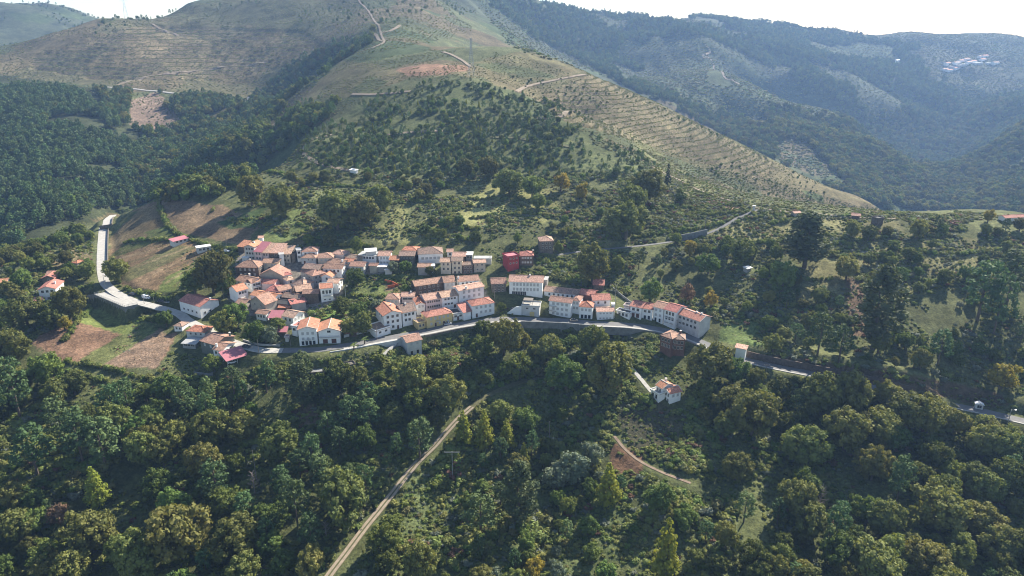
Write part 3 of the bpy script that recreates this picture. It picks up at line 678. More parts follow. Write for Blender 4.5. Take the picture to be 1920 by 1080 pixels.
        rb.slab([(-o, -o, h - pitch * o + .05), (L + o, -o, h - pitch * o + .05), (L + o, d, h + rise + .05), (-o, d, h + rise + .05)], t); rg = None
    elif roof == 'flat':
        rb.box(-.1, L + .1, -.1, d + .1, h + .003, h + .2); rg = None
    ro = rb.build('roof', M[rc], root)
    if rg: rg.build('ridge_tiles', M['pale' if rc in ('terra', 'oldtile', 'pale') else 'trim' if verge else rc], ro)
    if roof == 'flat' and rc not in ('whiteroof', 'greyroof'):
        pb = MB(); e = .003
        for bx in ((-.1, L + .1, -.1, .1), (-.1, L + .1, d - .1, d + .1), (-.1, .1, .1 + e, d - .1 - e), (L - .1, L + .1, .1 + e, d - .1 - e)): pb.box(*bx, h + .21, h + .75)
        pb.build('parapet', wm, root)
    for cu, cv, ch in chim:
        cb = MB(); x, y = cu * L, cv * d; s = .38; zt = h + rise + ch
        cb.box(x - s, x + s, y - s, y + s, h - .2, zt); co = cb.build('chimney', M['white' if wall in ('white', 'yellow', 'pink', 'cream', 'greywhite') else wall], ro)
        cb = MB(); cb.box(x - s - .12, x + s + .12, y - s - .12, y + s + .12, zt + .001, zt + .16); cb.build('chimney_cap', M['trim'], co)
    if win: openings(root, W1 - W0, h, (W0, D0, 0), 0, **win)
    if wdoor: openings(root, W1 - W0, h, (W0, D0, 0), 0, **wdoor)
    if winr: openings(root, D1 - D0, h, (W1, D0, 0), math.pi / 2, **winr)
    if winl: openings(root, D1 - D0, h, (W0, D1, 0), -math.pi / 2, **winl)
    if balcony:
        for (cu, bw, zb) in balcony:
            x = cu * L; b_ = MB(); b_.box(x - bw / 2, x + bw / 2, D0 - 1.0, D0 - .003, zb - .15, zb); bo = b_.build('balcony', M['trim'], root)
            r_ = MB(); r_.box(x - bw / 2, x + bw / 2, D0 - 1.0, D0 - .95, zb + .85, zb + .92)
            for k in range(int(bw / .5) + 1): r_.box(x - bw / 2 + k * .5, x - bw / 2 + k * .5 + .04, D0 - 1.0, D0 - .96, zb, zb + .85)
            r_.build('balcony_rail', M['metal'], bo)
    HROOT[label] = root; root['hd'] = (L, d, h); return root
W = lambda c, f, **k: dict(cols=c, floors=f, **k)
SH = dict(style='shut')
# --- upper left block
house('tall pale grey gabled house with many small windows, left end of the top row', (456.5, 462), (476.5, 463), 8.5, 10, 'gfront', 'greywhite', 'orange', .38, W(3, 3), chim=[(.6, .5, .5)])
house('small lean-to house with orange roof against the tall pale grey gabled house', (444.5, 461.5), (456.5, 463), 4.0, 7, 'shed', 'brown', 'orange', .3)
house('pinkish house with crimson roof beside the tall pale grey gabled house', (475.5, 471), (490, 472.5), 6.5, 9.5, 'shed', 'pink', 'crimson', .36, W(2, 2))
house('narrow house with very pale tile roof between crimson roof and long pale roof', (490, 473), (503, 474), 6.0, 9.5, 'shed', 'pink', 'pale', .34, W(2, 2))
house('long pale roofed house with brown upper wall in the top row', (503, 474), (528, 474.5), 6.0, 9.5, 'shed', 'brown', 'pale', .34, W(3, 2))
house('beige house with orange-tan roof at the right end of the left top row', (528, 475.5), (544, 476), 5.6, 8, 'shed', 'beige', 'pale', .34, W(2, 2))
house('narrow ruined grey stone house in shade right of the top row', (545, 478), (553, 478), 5.0, 7, 'flat', 'stone', 'darkroof')
house('small building with white-lit roof above the crimson roofed house', (484, 446.5), (493, 446), 3.0, 5, 'gable', 'white', 'pale', .3)
house('large dark brown house with hipped roof and white shutters beside the big tree', (440.8, 501), (484.5, 502), 6.6, 11, 'hip', 'brown', 'terra', .46, W(4, 2, style='shut', w_=.9), W(4, 1), chim=[(.45, .6, .2)])
house('cream house with pinkish gable roof right of the dark brown hipped house', (491, 493), (522, 493.5), 4.6, 8, 'gable', 'cream', 'terra', .36, W(4, 1, style='shut', doors=(1,)))
house('narrow tall white house end behind the cream gabled house', (523, 478), (532.5, 477), 7.0, 6, 'flat', 'white', 'greyroof', winr=W(1, 2))
house('tiny white box outbuilding beside the dark brown hipped house', (452.5, 483.5), (464, 484), 3.0, 3, 'flat', 'white', 'whiteroof')
# --- upper middle block
house('slim blue-white house with balcony beside the village square', (555.5, 470), (565, 469), 7.0, 6, 'flat', 'white', 'greyroof', win=W(1, 2, w_=1.4), balcony=[(.5, 2.4, 3.2)])
house('white house with brown hipped roof at the back of the village square', (565, 472.5), (595, 471.5), 5.2, 9, 'hip', 'white', 'terra', .42, W(3, 1))
house('low whitewashed house with hipped roof facing the village square', (563.5, 483.5), (592, 484), 4.0, 8, 'hip', 'greywhite', 'terra', .42, W(3, 1, w_=.8, hh=.8, doors=(0,)))
house('cream house with hipped roof right of the narrow alley', (595, 484), (625, 483), 5.0, 9, 'hip', 'cream', 'terra', .42, W(3, 1, style='shut'))
house('house with pale pink hipped roof behind the cream alley house', (619, 475.5), (643, 478), 4.0, 8, 'hip', 'greywhite', 'pale', .4)
house('brown roofed house half behind the white house with roof terrace', (646, 482), (671, 487), 3.8, 7, 'gable', 'beige', 'oldtile', .34)
house('house with pinkish roof and chimney between alley and ruined tile roof', (613, 492), (642, 496), 4.2, 8, 'gable', 'greywhite', 'terra', .38, chim=[(.85, .3, .6)])
house('small orange roofed house squeezed below the brown roofed one', (644, 490), (660, 491.5), 4.2, 6, 'gable', 'white', 'orange', .36, W(2, 1))
house('white house with flat roof terrace and three framed windows in the top row', (671, 478.5), (705, 480), 5.2, 8, 'flat', 'white', 'greyroof', win=W(5, 1, w_=1.1))
house('white awning pavilion standing on the flat roof terrace', (685, 472), (706, 470.5), 7.6, 5, 'shed', 'greywhite', 'whiteroof', .1, name='pavilion', cat='pavilion', found=-5.3)
house('white two-storey house with pink gable roof beside the roof terrace house', (708.5, 480), (731, 480), 5.6, 9, 'gable', 'white', 'pale', .36, W(3, 2, style='shut'))
house('ruined house with patchy orange roof in the top row', (729.5, 487.5), (747, 488), 4.5, 8, 'gable', 'brown', 'orange', .34)
house('grey stone house with old brown roof behind the dark trees', (748, 480), (777, 480), 5.6, 9, 'gable', 'stone', 'oldtile', .36, W(4, 2, w_=.9, hh=1.0))
house('low house with fresh orange-pink roof at the very top of the middle row', (753, 469), (782, 470), 3.2, 8, 'hip', 'grey', 'orange', .34)
house('big plain white house with broad brown hipped roof in the top row', (783.5, 477), (831, 475), 6.2, 12, 'hip', 'white', 'oldtile', .42, W(5, 1, w_=1.4, style='shut', top=2.0), winr=W(2, 1))
house('low grey house with pinkish roof below the big plain white house', (782.5, 501), (806.5, 501), 5.0, 7, 'gable', 'grey', 'terra', .34)
house('small flat white shed between low grey house and yellowish house', (807, 499.5), (816, 499), 4.0, 5, 'flat', 'white', 'whiteroof', name='shed', cat='shed')
house('tiny white house with bright roof right of the big plain white house', (837.5, 472.5), (849, 472.5), 3.2, 6, 'gable', 'white', 'pale', .32, W(1, 1))
house('house with bright pink-orange roof behind the yellowish pair', (848, 480.5), (872.5, 481), 4.0, 8, 'gable', 'brown', 'pale', .36, W(2, 1))
house('dark house with flat white roof behind the grey-beige house', (873, 478), (886.5, 478), 4.2, 6, 'flat', 'grey', 'whiteroof', win=W(2, 1))
house('yellowish house with grey roof, left half of the pair above the lane', (825, 491.5), (846, 491.5), 7.2, 8, 'gable', 'cream', 'pale', .3, W(2, 2, w_=.95))
house('taller yellowish house with four dark windows, right half of the pair', (846, 489.5), (867, 489.5), 7.6, 8, 'gable', 'cream', 'oldtile', .34, W(2, 3, w_=1.0))
house('brown stone house with verandah between yellowish pair and grey-beige house', (866.8, 497.5), (888, 496.8), 5.4, 6, 'gable', 'brown', 'oldtile', .3, W(3, 2))
house('square grey-beige house with pale roof at the right end of the lane row', (888, 493.5), (911, 492.5), 5.6, 7, 'gable', 'beige', 'pale', .28, W(2, 2, w_=.9, hh=.9))
house('low pale concrete shed behind the grey-beige house', (888, 485), (922, 485), 3.5, 5, 'flat', 'greywhite', 'greyroof', name='shed', cat='shed')
house('flat white carport roof right of the small brick-walled house', (706.5, 501), (733, 500.5), 3.2, 6, 'flat', 'grey', 'whiteroof', name='carport', cat='carport')
house('small white block under the end of the flat white carport roof', (721, 507), (735, 506.5), 2.6, 3, 'flat', 'greywhite', 'whiteroof', name='shed', cat='shed')
house('whitish house with pink-brown roof left of the flat white carport', (655, 499), (682, 500), 4.8, 8, 'gable', 'greywhite', 'terra', .38, W(3, 1, w_=.8), winr=W(1, 1))
house('small dark beige house tight against the flat white carport', (691.5, 498.5), (707, 498.7), 4.6, 5, 'gable', 'beige', 'terra', .34)
house('white house with gable, awning and orange roof above the tree garden', (604, 503), (641, 504.5), 5.2, 8, 'gable', 'white', 'terra', .42, W(4, 1), winr=W(2, 1))
# --- the dense lower cluster
house('white house with twin roof slopes and balcony on the left edge of the cluster', (440.5, 525.5), (472, 531.5), 5.0, 9, 'gable', 'white', 'terra', .4, W(4, 1, w_=.8, hh=.8), winr=W(2, 1), chim=[(.3, .8, .4)])
house('white corner house with brown balcony rooms in the left of the cluster', (472, 531), (490, 526.5), 5.2, 7, 'gable', 'white', 'terra', .36, W(3, 2, w_=1.1), balcony=[(.5, 5, 2.6)])
house('tall white house with half-dark roof at the lower left corner of the cluster', (444.5, 547), (465, 541), 6.4, 9, 'gable', 'white', 'orange', .5, W(3, 1, w_=1.1), balcony=[(.4, 3.2, 2.4)])
house('long grey-beige gabled barn in the middle left of the cluster', (486, 514.5), (531, 517), 4.6, 9, 'gfront', 'beige', 'terra', .5)
house('low house with bright red roof below the grey-beige barn', (489, 531), (513.5, 532.5), 4.0, 7, 'gable', 'pink', 'redtile', .36)
house('tiny white house with purple-red roof behind the tan hipped roof', (531, 517), (548, 514), 4.2, 5, 'hip', 'white', 'redtile', .4, W(1, 1, w_=.7))
house('broad brown hipped stone house at the heart of the cluster', (562.5, 508), (586, 518), 5.6, 9, 'hip', 'grey', 'terra', .42, W(2, 1), winr=W(3, 2))
house('mossy grey roofed house behind the broad brown hipped stone house', (566, 503), (596, 506), 6.4, 9, 'gable', 'stone', 'oldtile', .34)
house('whitish house with tan hipped roof in the centre of the cluster', (547, 531.5), (569, 536.5), 5.0, 8, 'hip', 'greywhite', 'pale', .55, chim=[(.55, .6, .3)])
house('low orange roofed house between tan hipped roof and grey-beige barn', (537, 526.5), (553, 523), 4.4, 6, 'hip', 'greywhite', 'pale', .45, W(1, 1))
house('long pinkish-white house with red and brown roof slopes in the cluster', (497.5, 545), (524, 545.5), 5.0, 9, 'hip', 'pink', 'redtile', .4, W(4, 1, w_=.8))
house('pale annex with crimson canopy right of the long pinkish-white house', (524, 546), (547, 541), 5.0, 8, 'gable', 'pink', 'terra', .34, W(4, 1, w_=.9))
house('small white gable house with red roof right of the alley', (601.5, 518), (622, 519), 4.6, 8, 'gfront', 'white', 'orange', .46, W(1, 1))
house('white house with pale roof whose right wall faces the garden trees', (612.5, 530.5), (633, 531.5), 6.0, 8, 'gable', 'white', 'pale', .34, winr=W(2, 2, w_=1.1))
house('white house with arched doorway and red roof above the bright green garden', (599.5, 541.5), (624, 539.5), 7.6, 9, 'gable', 'white', 'orange', .36, W(3, 1, hh=1.8, top=1.3), verge=True, wdoor=W(2, 1, z0=.9, w_=.9, hh=.5), balcony=[(.6, 5, 3.4)])
house('dark stone barn with tan roof left of the arched doorway house', (556, 547.5), (585, 543), 5.2, 9, 'gable', 'brown', 'pale', .44)
house('dark roofless-looking stone barn with pinkish roof strip', (567, 551), (597, 550.5), 6.0, 6, 'gable', 'brown', 'terra', .46)
house('low dark stone barn with weathered roof in the lower cluster', (528, 557), (560, 561), 4.6, 7, 'gable', 'brown', 'oldtile', .42)
house('grey block house with thin pink-red roof and tall side wall', (545.5, 570.5), (574, 565.5), 4.8, 5, 'shed', 'grey', 'redtile', .22)
house('ruined dark stone shell at the foot of the cluster', (512, 568), (544, 571.5), 3.8, 6, 'gable', 'brown', 'darkroof', .42, name='ruin', cat='ruin')
house('small stone shed with a scrap of orange roof below the ruined shell', (521, 577), (543, 577.5), 3.2, 5, 'gable', 'brown', 'orange', .3, name='shed', cat='shed')
house('white house with orange roof and blue-white gable in the lower cluster', (468.5, 553), (512, 560.5), 4.4, 8, 'gable', 'white', 'orange', .36, W(4, 1, w_=.8), winr=W(3, 1))
house('low russet roofed house left of the ivy wall', (440, 569.5), (458, 572), 3.4, 8, 'gable', 'beige', 'terra', .42)
house('beige gabled house beside a dark ivy wall in the lower cluster', (468, 563.5), (497, 571), 5.4, 8, 'gfront', 'beige', 'terra', .6, W(2, 1, w_=.7))
house('small white house with brown roof at the bottom of the cluster', (478.5, 587.5), (498.5, 590), 3.6, 6, 'gable', 'white', 'terra', .38, W(3, 1, w_=.8))
house('curved crimson canopy shed at the bottom of the cluster', (503, 595.5), (525, 596), 3.0, 6, 'shed', 'brown', 'crimson', .3, name='canopy_shed', cat='shed')
house('white house with orange roof and grey side wall at the cluster\'s lower tip', (528, 592.5), (549, 596.5), 5.8, 9, 'gable', 'white', 'pale', .42, W(2, 1, hh=1.4), winr=W(3, 1, style='shut'))
# --- the two gabled houses and the street row
house('gabled three-storey white house with red roof, left of the matching pair', (557.5, 618.5), (594, 616.5), 8.4, 12, 'gfront', 'white', 'orange', .32, W(3, 2, style='shut', top=1.6), verge=True, wdoor=W(4, 1, z0=.1, w_=1.1, hh=2.0, style='gdoor'), balcony=[(.5, 2.6, 3.0)])
house('lower white gabled house with red garage doors, right of the matching pair', (595.5, 622), (637, 620), 6.6, 12, 'gfront', 'white', 'orange', .34, W(1, 1, w_=1.5, hh=1.0, top=-.2), verge=True, wdoor=W(2, 1, z0=.1, w_=2.2, hh=2.2, style='door'), balcony=[(.5, 10, 3.6)])
house('low white side wing left of the gabled three-storey house', (545, 612), (556, 614), 5.0, 6, 'flat', 'white', 'redtile', win=W(1, 1, w_=1.5))
house('rusty tin shed in the walled garden on the street', (648, 624.5), (669, 623), 2.4, 4, 'shed', 'brown', 'orange', .3, name='shed', cat='shed')
house('small red awning among the garden trees left of the gabled pair', (514, 622), (536, 622), 2.6, 4, 'shed', 'brown', 'crimson', .3, name='awning', cat='shed')
house('tiny kiosk with red top at the street corner left of the gabled pair', (533, 633.5), (541, 633.5), 2.4, 2.5, 'flat', 'greywhite', 'crimson', name='kiosk', cat='kiosk')
house('big white three-storey house with red gable roof on the street bend', (718.5, 592), (753.5, 585.5), 8.8, 14, 'gfront', 'white', 'orange', .40, W(3, 3, w_=1.1, doors=(0, 2)), winl=W(3, 1), chim=[(.7, .6, .3)])
house('white wing with dormers right of the big red gable house', (754, 587.5), (781, 582), 7.6, 10, 'gable', 'white', 'oldtile', .5, W(3, 2, w_=1.1, doors=(2,)), chim=[(.5, .5, .5)])
house('low white garage block with brown terrace in front of the big red gable house', (704, 622), (733, 613), 3.6, 9, 'flat', 'white', 'oldtile', win=W(2, 1, w_=1.2, hh=.9))
house('pink house with red-brown hipped roof above the big red gable house', (721.5, 561), (749, 561.5), 4.0, 9, 'hip', 'pink', 'terra', .4, W(3, 1, style='shut'))
house('reddish house with pale roof and two wide dark windows', (752, 556), (776.5, 556), 4.0, 7, 'gable', 'pink', 'pale', .34, W(2, 1, w_=2.6, hh=1.1), chim=[(.7, .5, .5)])
house('narrow pinkish-white gabled house left of the long white row house', (781, 571), (797.5, 569), 6.2, 9, 'gfront', 'white', 'orange', .42, W(2, 1, style='shut'), wdoor=W(1, 1, z0=.05, w_=1.2, hh=2, style='gdoor', m0=.5))
house('long pinkish-white house with eight paired small windows', (797, 563.5), (829, 558.5), 7.0, 10, 'gable', 'pink', 'pale', .36, W(6, 2, w_=.8, hh=1.1))
house('white right half of the long row house with a doorway', (829, 558.5), (859, 554), 7.0, 10, 'gable', 'white', 'pale', .36, W(4, 2, w_=1.0, hh=.9, doors=(3,)))
house('long brown stone house with worn roof behind the pinkish-white row', (778.5, 537), (831, 529.5), 5.6, 9, 'gable', 'brown', 'terra', .38, W(5, 2, w_=.9))
house('tall greyish house with red-pink roof between brown house and white block', (833, 530.5), (854, 528.5), 6.4, 10, 'gable', 'greywhite', 'terra', .4, W(2, 2, style='shut'))
house('white house with long brown roof at the back of the street block', (860, 528.5), (898.5, 525.5), 5.4, 9, 'gable', 'white', 'terra', .36, W(4, 1, w_=1.1), chim=[(.03, .3, .6)])
house('tall white block with slit stair windows above the red roofed street house', (860.5, 545.5), (908, 537), 8.4, 8, 'gable', 'white', 'pale', .26, W(4, 3, style='shut', w_=1.2), chim=[(.3, .1, .3)])
house('yellow street house with red hipped roof', (799.5, 595.5), (849, 586), 6.0, 8, 'hip', 'yellow', 'redtile', .44, W(5, 2, style='shut', doors=(1, 3), w_=.9), winl=W(1, 1), balcony=[(.42, 2, 3.0)])
house('low yellow annex with open terrace at the left end of the yellow house', (783, 607.5), (799, 603.5), 3.4, 6, 'flat', 'yellow', 'oldtile', win=W(2, 1, w_=.9))
house('small white garage with dark flat roof right of the yellow house', (849.5, 590), (868.5, 587), 3.6, 7, 'flat', 'white', 'darkroof', win=W(3, 1, w_=1.2, hh=1.0, doors=(1,)))
house('low dark-red roofed lean-to beside the white garage on the street', (869, 586), (884, 583), 4.6, 8, 'shed', 'white', 'redtile', .3)
house('white two-storey street house with red hipped roof and five windows per floor', (885, 574), (928, 567.5), 6.8, 9, 'hip', 'white', 'redtile', .42, W(4, 2, style='shut', doors=(0,)), chim=[])
house('small rough stone house with gable roof left of the large white double house', (921.5, 532.5), (949.5, 531.5), 5.0, 8, 'gable', 'stone', 'terra', .5, W(3, 2, w_=.9, hh=1.0))
house('large white double house with shutters and broad pink roof above the villa terrace', (954, 528), (1018, 530), 7.8, 11, 'gable', 'white', 'pale', .36, W(8, 2, style='shut', w_=1.0, hh=1.5), wdoor=W(8, 1, z0=.1, w_=1.0, hh=2.0, style='gdoor', m1=.5), chim=[(.6, .5, .6)])
house('grey-blue lean-to at the right end of the large white double house', (1019, 525), (1026, 525.5), 4.5, 6, 'flat', 'grey', 'greyroof', name='lean_to', cat='shed')
house('long low house with mossy brown roof behind the three-storey balcony house', (1019.5, 546), (1083, 553), 4.0, 9, 'gable', 'white', 'oldtile', .34, W(6, 1, w_=.9))
house('brick-red house continuing the mossy brown roof to the right', (1086, 551.5), (1113, 555), 5.0, 9, 'gable', 'brick', 'redtile', .36)
house('white three-storey house with stacked balconies on the street', (1029, 563.5), (1071, 569), 8.2, 8, 'gable', 'white', 'terra', .36, W(4, 3, style='shut', w_=1.2), balcony=[(.18, 4.2, 5.4), (.18, 4.2, 2.8)])
house('white stair wing joined to the three-storey balcony house', (1071.5, 563), (1087.5, 565), 7.6, 8, 'hip', 'white', 'terra', .4, W(2, 2, style='shut'))
house('white house with orange pyramid roof on the street', (1085.5, 575), (1112, 577), 6.6, 8, 'hip', 'white', 'orange', .5, W(3, 1, style='shut', top=1.0), wdoor=W(3, 1, z0=.05, w_=1.3, hh=2.0, style='gdoor'))
house('low white house with signboard lettering blurred on its front, right of the pyramid roof', (1119.5, 584.5), (1152, 584), 4.6, 7, 'gable', 'white', 'pale', .32, W(4, 2, style='shut', w_=.8, hh=.7))
house('white house with dappled red roof behind the low white street house', (1112, 563.5), (1145.5, 562.5), 4.8, 10, 'gable', 'white', 'redtile', .34, W(2, 1, w_=.9))
house('overgrown little house with red tile roof on the wooded bank', (1112, 534), (1132.5, 535), 3.4, 9, 'gable', 'brown', 'redtile', .4)
house('narrow white tower-like annex with blue shade right of the dappled roof', (1147, 571), (1153.5, 571), 4.4, 3, 'flat', 'white', 'whiteroof')
house('small pink shed with dark roof at the left end of the terraced row', (1169, 573.5), (1180, 575.5), 3.0, 4, 'flat', 'pink', 'darkroof', name='shed', cat='shed')
house('low white wall-house with doorways before the terraced row', (1155, 583), (1181, 589), 2.6, 4, 'flat', 'white', 'darkroof', win=W(3, 1, w_=1.1, hh=1.4, top=.5), name='outhouse', cat='outhouse')
# terraced row on the right
house('first house of the white terraced row, with dark red roof and a balcony', (1181, 573.5), (1203, 578), 6.0, 10, 'gable', 'white', 'redtile', .3, W(2, 1, w_=1.3, hh=1.4), wdoor=W(2, 1, z0=.05, w_=1.6, hh=2.2, style='door'), balcony=[(.5, 5, 2.9)])
house('second house of the white terraced row, plain with four dark windows', (1203.5, 578), (1224, 581), 6.0, 10, 'gable', 'white', 'redtile', .3, W(2, 1, w_=1.2), wdoor=W(2, 1, z0=.05, w_=1.1, hh=2.0, style='gdoor'))
house('third house of the white terraced row, taller with a plain brown roof', (1224, 574.5), (1244.5, 580), 8.0, 10, 'gable', 'white', 'terra', .34, W(2, 2, style='shut', w_=1.0), wdoor=W(2, 1, z0=.05, w_=1.0, hh=2.0, style='gdoor'))
house('fourth house of the white terraced row, with roof dormers and little balconies', (1244.8, 579.5), (1267.5, 586), 9.2, 11, 'gable', 'white', 'redtile', .36, W(3, 2, w_=1.0, hh=1.7), balcony=[(.3, 2, 5.4), (.7, 2, 5.4), (.3, 2, 2.6), (.7, 2, 2.6)])
house('end house of the terraced row, cream with long red roof and bare right gable', (1267.5, 587.5), (1312, 603), 8.6, 10, 'gable', 'greywhite', 'redtile', .36, W(5, 2, w_=1.2), verge=True, chim=[(.6, .55, .4), (.8, .55, .4)], wdoor=W(4, 1, z0=.1, w_=1.4, hh=1.6, style='shut'), balcony=[(.15, 4, 5.2), (.15, 4, 2.4)])
# --- outliers
house('grey stone house with pink hipped roof standing alone above the red house', (1011.5, 452.5), (1038.5, 451.8), 7.6, 9, 'hip', 'stone', 'pale', .48, W(3, 2, w_=.9, hh=1.2))
house('brown house with red hipped roof and small white windows', (974.5, 480), (1001, 480), 6.0, 9, 'hip', 'brown', 'redtile', .42, W(4, 2, style='shut', w_=.9, hh=.9), chim=[(.95, .5, .4)])
house('deep red painted wing left of the brown hipped house', (952, 483), (974.5, 479.5), 8.4, 7, 'flat', 'red', 'crimson', win=W(3, 2, w_=.8, hh=.8))
house('square red-brick house with many windows and hipped roof below the terraced row', (1237.5, 628), (1260, 636), 9.4, 9, 'hip', 'brick', 'terra', .42, W(3, 2, w_=1.0, hh=1.5, top=1.0), W(3, 2, w_=1.0, hh=1.5, top=1.0), found=4, chim=[(.9, .9, .3)])
house('red-brick rear wing with brown roof joined to the square brick house', (1260.5, 635.5), (1286, 637.5), 9.0, 7, 'hip', 'brick', 'oldtile', .4, W(3, 2, w_=1.0, hh=1.5, top=1.0))
house('white transformer tower with pale roof beside the road', (1379, 651), (1399, 655), 6.5, 4, 'shed', 'white', 'pale', .12, name='transformer_tower', cat='tower')
house('small white wayside shrine with niche beside the road', (1829.5, 758), (1846, 760.5), 2.4, 2.4, 'gfront', 'white', 'whiteroof', .45, name='shrine', cat='shrine', win=W(1, 1, w_=1.6, hh=1.3, top=.4), ov=.1)
house('main block of the lone white slope house, red roof with white verges', (1256.7, 739), (1278.6, 734.2), 5.0, 6.6, 'gable', 'white', 'orange', .42, W(2, 1, style='shut'), verge=True, winl=W(3, 2, w_=.8, hh=1.4))
house('left wing of the lone white slope house, salmon roof and chimney', (1229, 721.8), (1241.5, 729), 5.0, 7.2, 'gable', 'white', 'orange', .42, W(2, 1, w_=.8), verge=True, chim=[(.2, .75, .7)])
house('white terrace block with roof deck at the left of the lone slope house', (1219, 731.3), (1235.4, 741), 3.0, 4.2, 'flat', 'white', 'concrete', win=W(2, 1, w_=1.0, hh=1.9, top=.6))
house('whitewashed stone house with tiled gable roof just below the street', (762.5, 643), (791.5, 636.5), 7.2, 9, 'gable', 'greywhite', 'terra', .36, W(2, 1, style='shut', w_=.9), wdoor=W(2, 1, z0=.1, w_=1.1, hh=2, style='gdoor'), winl=W(2, 1, style='shut', w_=.8))
house('white house with long dark red roof between road and big tree', (334.5, 564), (374, 575.5), 6.4, 12, 'gable', 'white', 'redtile', .34, W(4, 1, top=3.4, w_=1.1, hh=.9), winr=W(3, 1, top=3.6), chim=[(.97, .6, .5)])
house('small white cottage with grey roof left of the orange roofed cottage', (324.5, 611), (341, 612.5), 3.0, 6, 'hip', 'white', 'oldtile', .36, W(2, 1, w_=.9, hh=1))
house('low cottage with bright orange roof below the road', (347.5, 620.5), (384, 623.5), 3.4, 8, 'hip', 'greywhite', 'orange', .36, W(3, 1, w_=.9, hh=1))
house('open grey roofed shed below the orange roofed cottage', (340.5, 643.5), (366, 645.5), 2.8, 6, 'shed', 'grey', 'greyroof', .12, win=W(3, 1, w_=1.6, hh=1.1, top=.3), name='shed', cat='shed')
house('large brown roofed house with dark grey front at the left road bend', (374, 639), (402, 647), 6.4, 12, 'gable', 'darkgrey', 'terra', .34, W(2, 1, style='shut'), chim=[(.97, .8, .6)])
house('white middle section joined to the brown roofed house at the bend', (398, 655.5), (416, 658), 6.0, 10, 'gable', 'white', 'terra', .34, W(2, 1), winr=W(2, 1, w_=2.2), chim=[(.2, .2, .5)])
cp = house('crimson roofed open carport in front of the brown roofed house', (425, 677), (464, 665), 3.0, 8, 'shed', 'greywhite', 'crimson', .24, name='carport', cat='carport', found=-2.4)
mb = MB()
cpL, cpd, cph = cp['hd']
for x in (.3, cpL / 2, cpL - .3):
    for y in (.3, cpd - .3): mb = MB(); mb.box(x - .09, x + .09, y - .09, y + .09, -2, 2.95); mb.build('post', M['trim'], cp)
house('white chalet-like house with big red roof in the gardens far left', (70, 543.5), (104, 541), 6.4, 13, 'gfront', 'white', 'redtile', .38, W(3, 1, w_=1.2), wdoor=W(3, 1, z0=.6, w_=1.0, hh=1), chim=[(.75, .5, .4)])
house('small red lean-to under the white chalet-like house', (64, 564), (78, 562), 2.6, 4, 'shed', 'grey', 'crimson', .2, name='shed', cat='shed')
house('stone gabled cottage with red roof behind the white chalet-like house', (77, 522), (103, 520.5), 4.0, 8, 'gfront', 'stone', 'redtile', .4, W(1, 1, w_=.9))
house('low cottage with pinkish roof behind the stone gabled cottage', (85, 516.5), (108.5, 515), 3.4, 8, 'gable', 'beige', 'terra', .34)
house('cottage with orange roof at the left edge behind the round tree', (-8, 532), (12, 530), 3.6, 8, 'gable', 'greywhite', 'orange', .36)
house('small orange roofed hut above the olive garden beside the upper road', (144, 494), (160, 489), 2.6, 5, 'hip', 'beige', 'orange', .36, name='hut', cat='hut')
house('long shed with crimson and white roof in the upper dry field', (325, 453), (353.5, 446), 2.8, 5, 'shed', 'greywhite', 'crimson', .18, win=W(3, 1, w_=1.2, hh=1, top=.4), name='shed', cat='shed')
house('grey-white shed with flat pale roof at the top of the dry field', (368.5, 465.5), (396, 461.5), 3.0, 5, 'flat', 'greywhite', 'whiteroof', win=W(3, 1, w_=1.3, hh=1.1), name='shed', cat='shed')
house('tiny white hut beside the curving dirt track on the hill', (655, 318), (667, 319.5), 2.4, 3, 'shed', 'white', 'whiteroof', .15, name='hut', cat='hut')
house('stone hut with brown roof on the bench crest right of the tall eucalyptus', (1597, 404), (1613, 405.5), 3.0, 6, 'gable', 'brown', 'terra', .34, name='hut', cat='hut')
house('small square stone ruin on the bench crest', (1646.5, 411), (1658.5, 409.5), 4.0, 5, 'flat', 'brown', 'darkroof', name='ruin', cat='ruin')
house('pale hut half hidden behind the crown of the tall eucalyptus', (1490, 400), (1503, 399.5), 2.2, 5, 'gable', 'beige', 'pale', .3, name='hut', cat='hut')
house('tiny white transformer hut beside the bench track', (1411, 386.5), (1417, 387), 3.2, 2.5, 'flat', 'greywhite', 'greyroof', name='hut', cat='hut')
house('white walled farmhouse with red roof at the far right bench crest', (1886, 409), (1925, 407), 3.0, 6, 'gable', 'white', 'redtile', .36, W(3, 1))
house('low white walled ruin in the garden above the street bend', (755, 600), (760, 599), 1, 1, 'flat', 'white', 'whiteroof', name='ruin', cat='ruin') if False else None
house('flat grey ruin with pale concrete top under the street left', (583, 701), (612, 698), 2.2, 5, 'flat', 'stone', 'greywall', name='ruin', cat='ruin')
house('tumbled stone enclosure right of the flat grey ruin', (640, 690), (667, 684), 1.8, 4, 'flat', 'stone', 'stone', name='ruin', cat='ruin')
house('small white-topped hut hidden in the right slope woods', (1401, 504), (1410, 501.5), 2.2, 3, 'shed', 'grey', 'whiteroof', .15, name='hut', cat='hut')
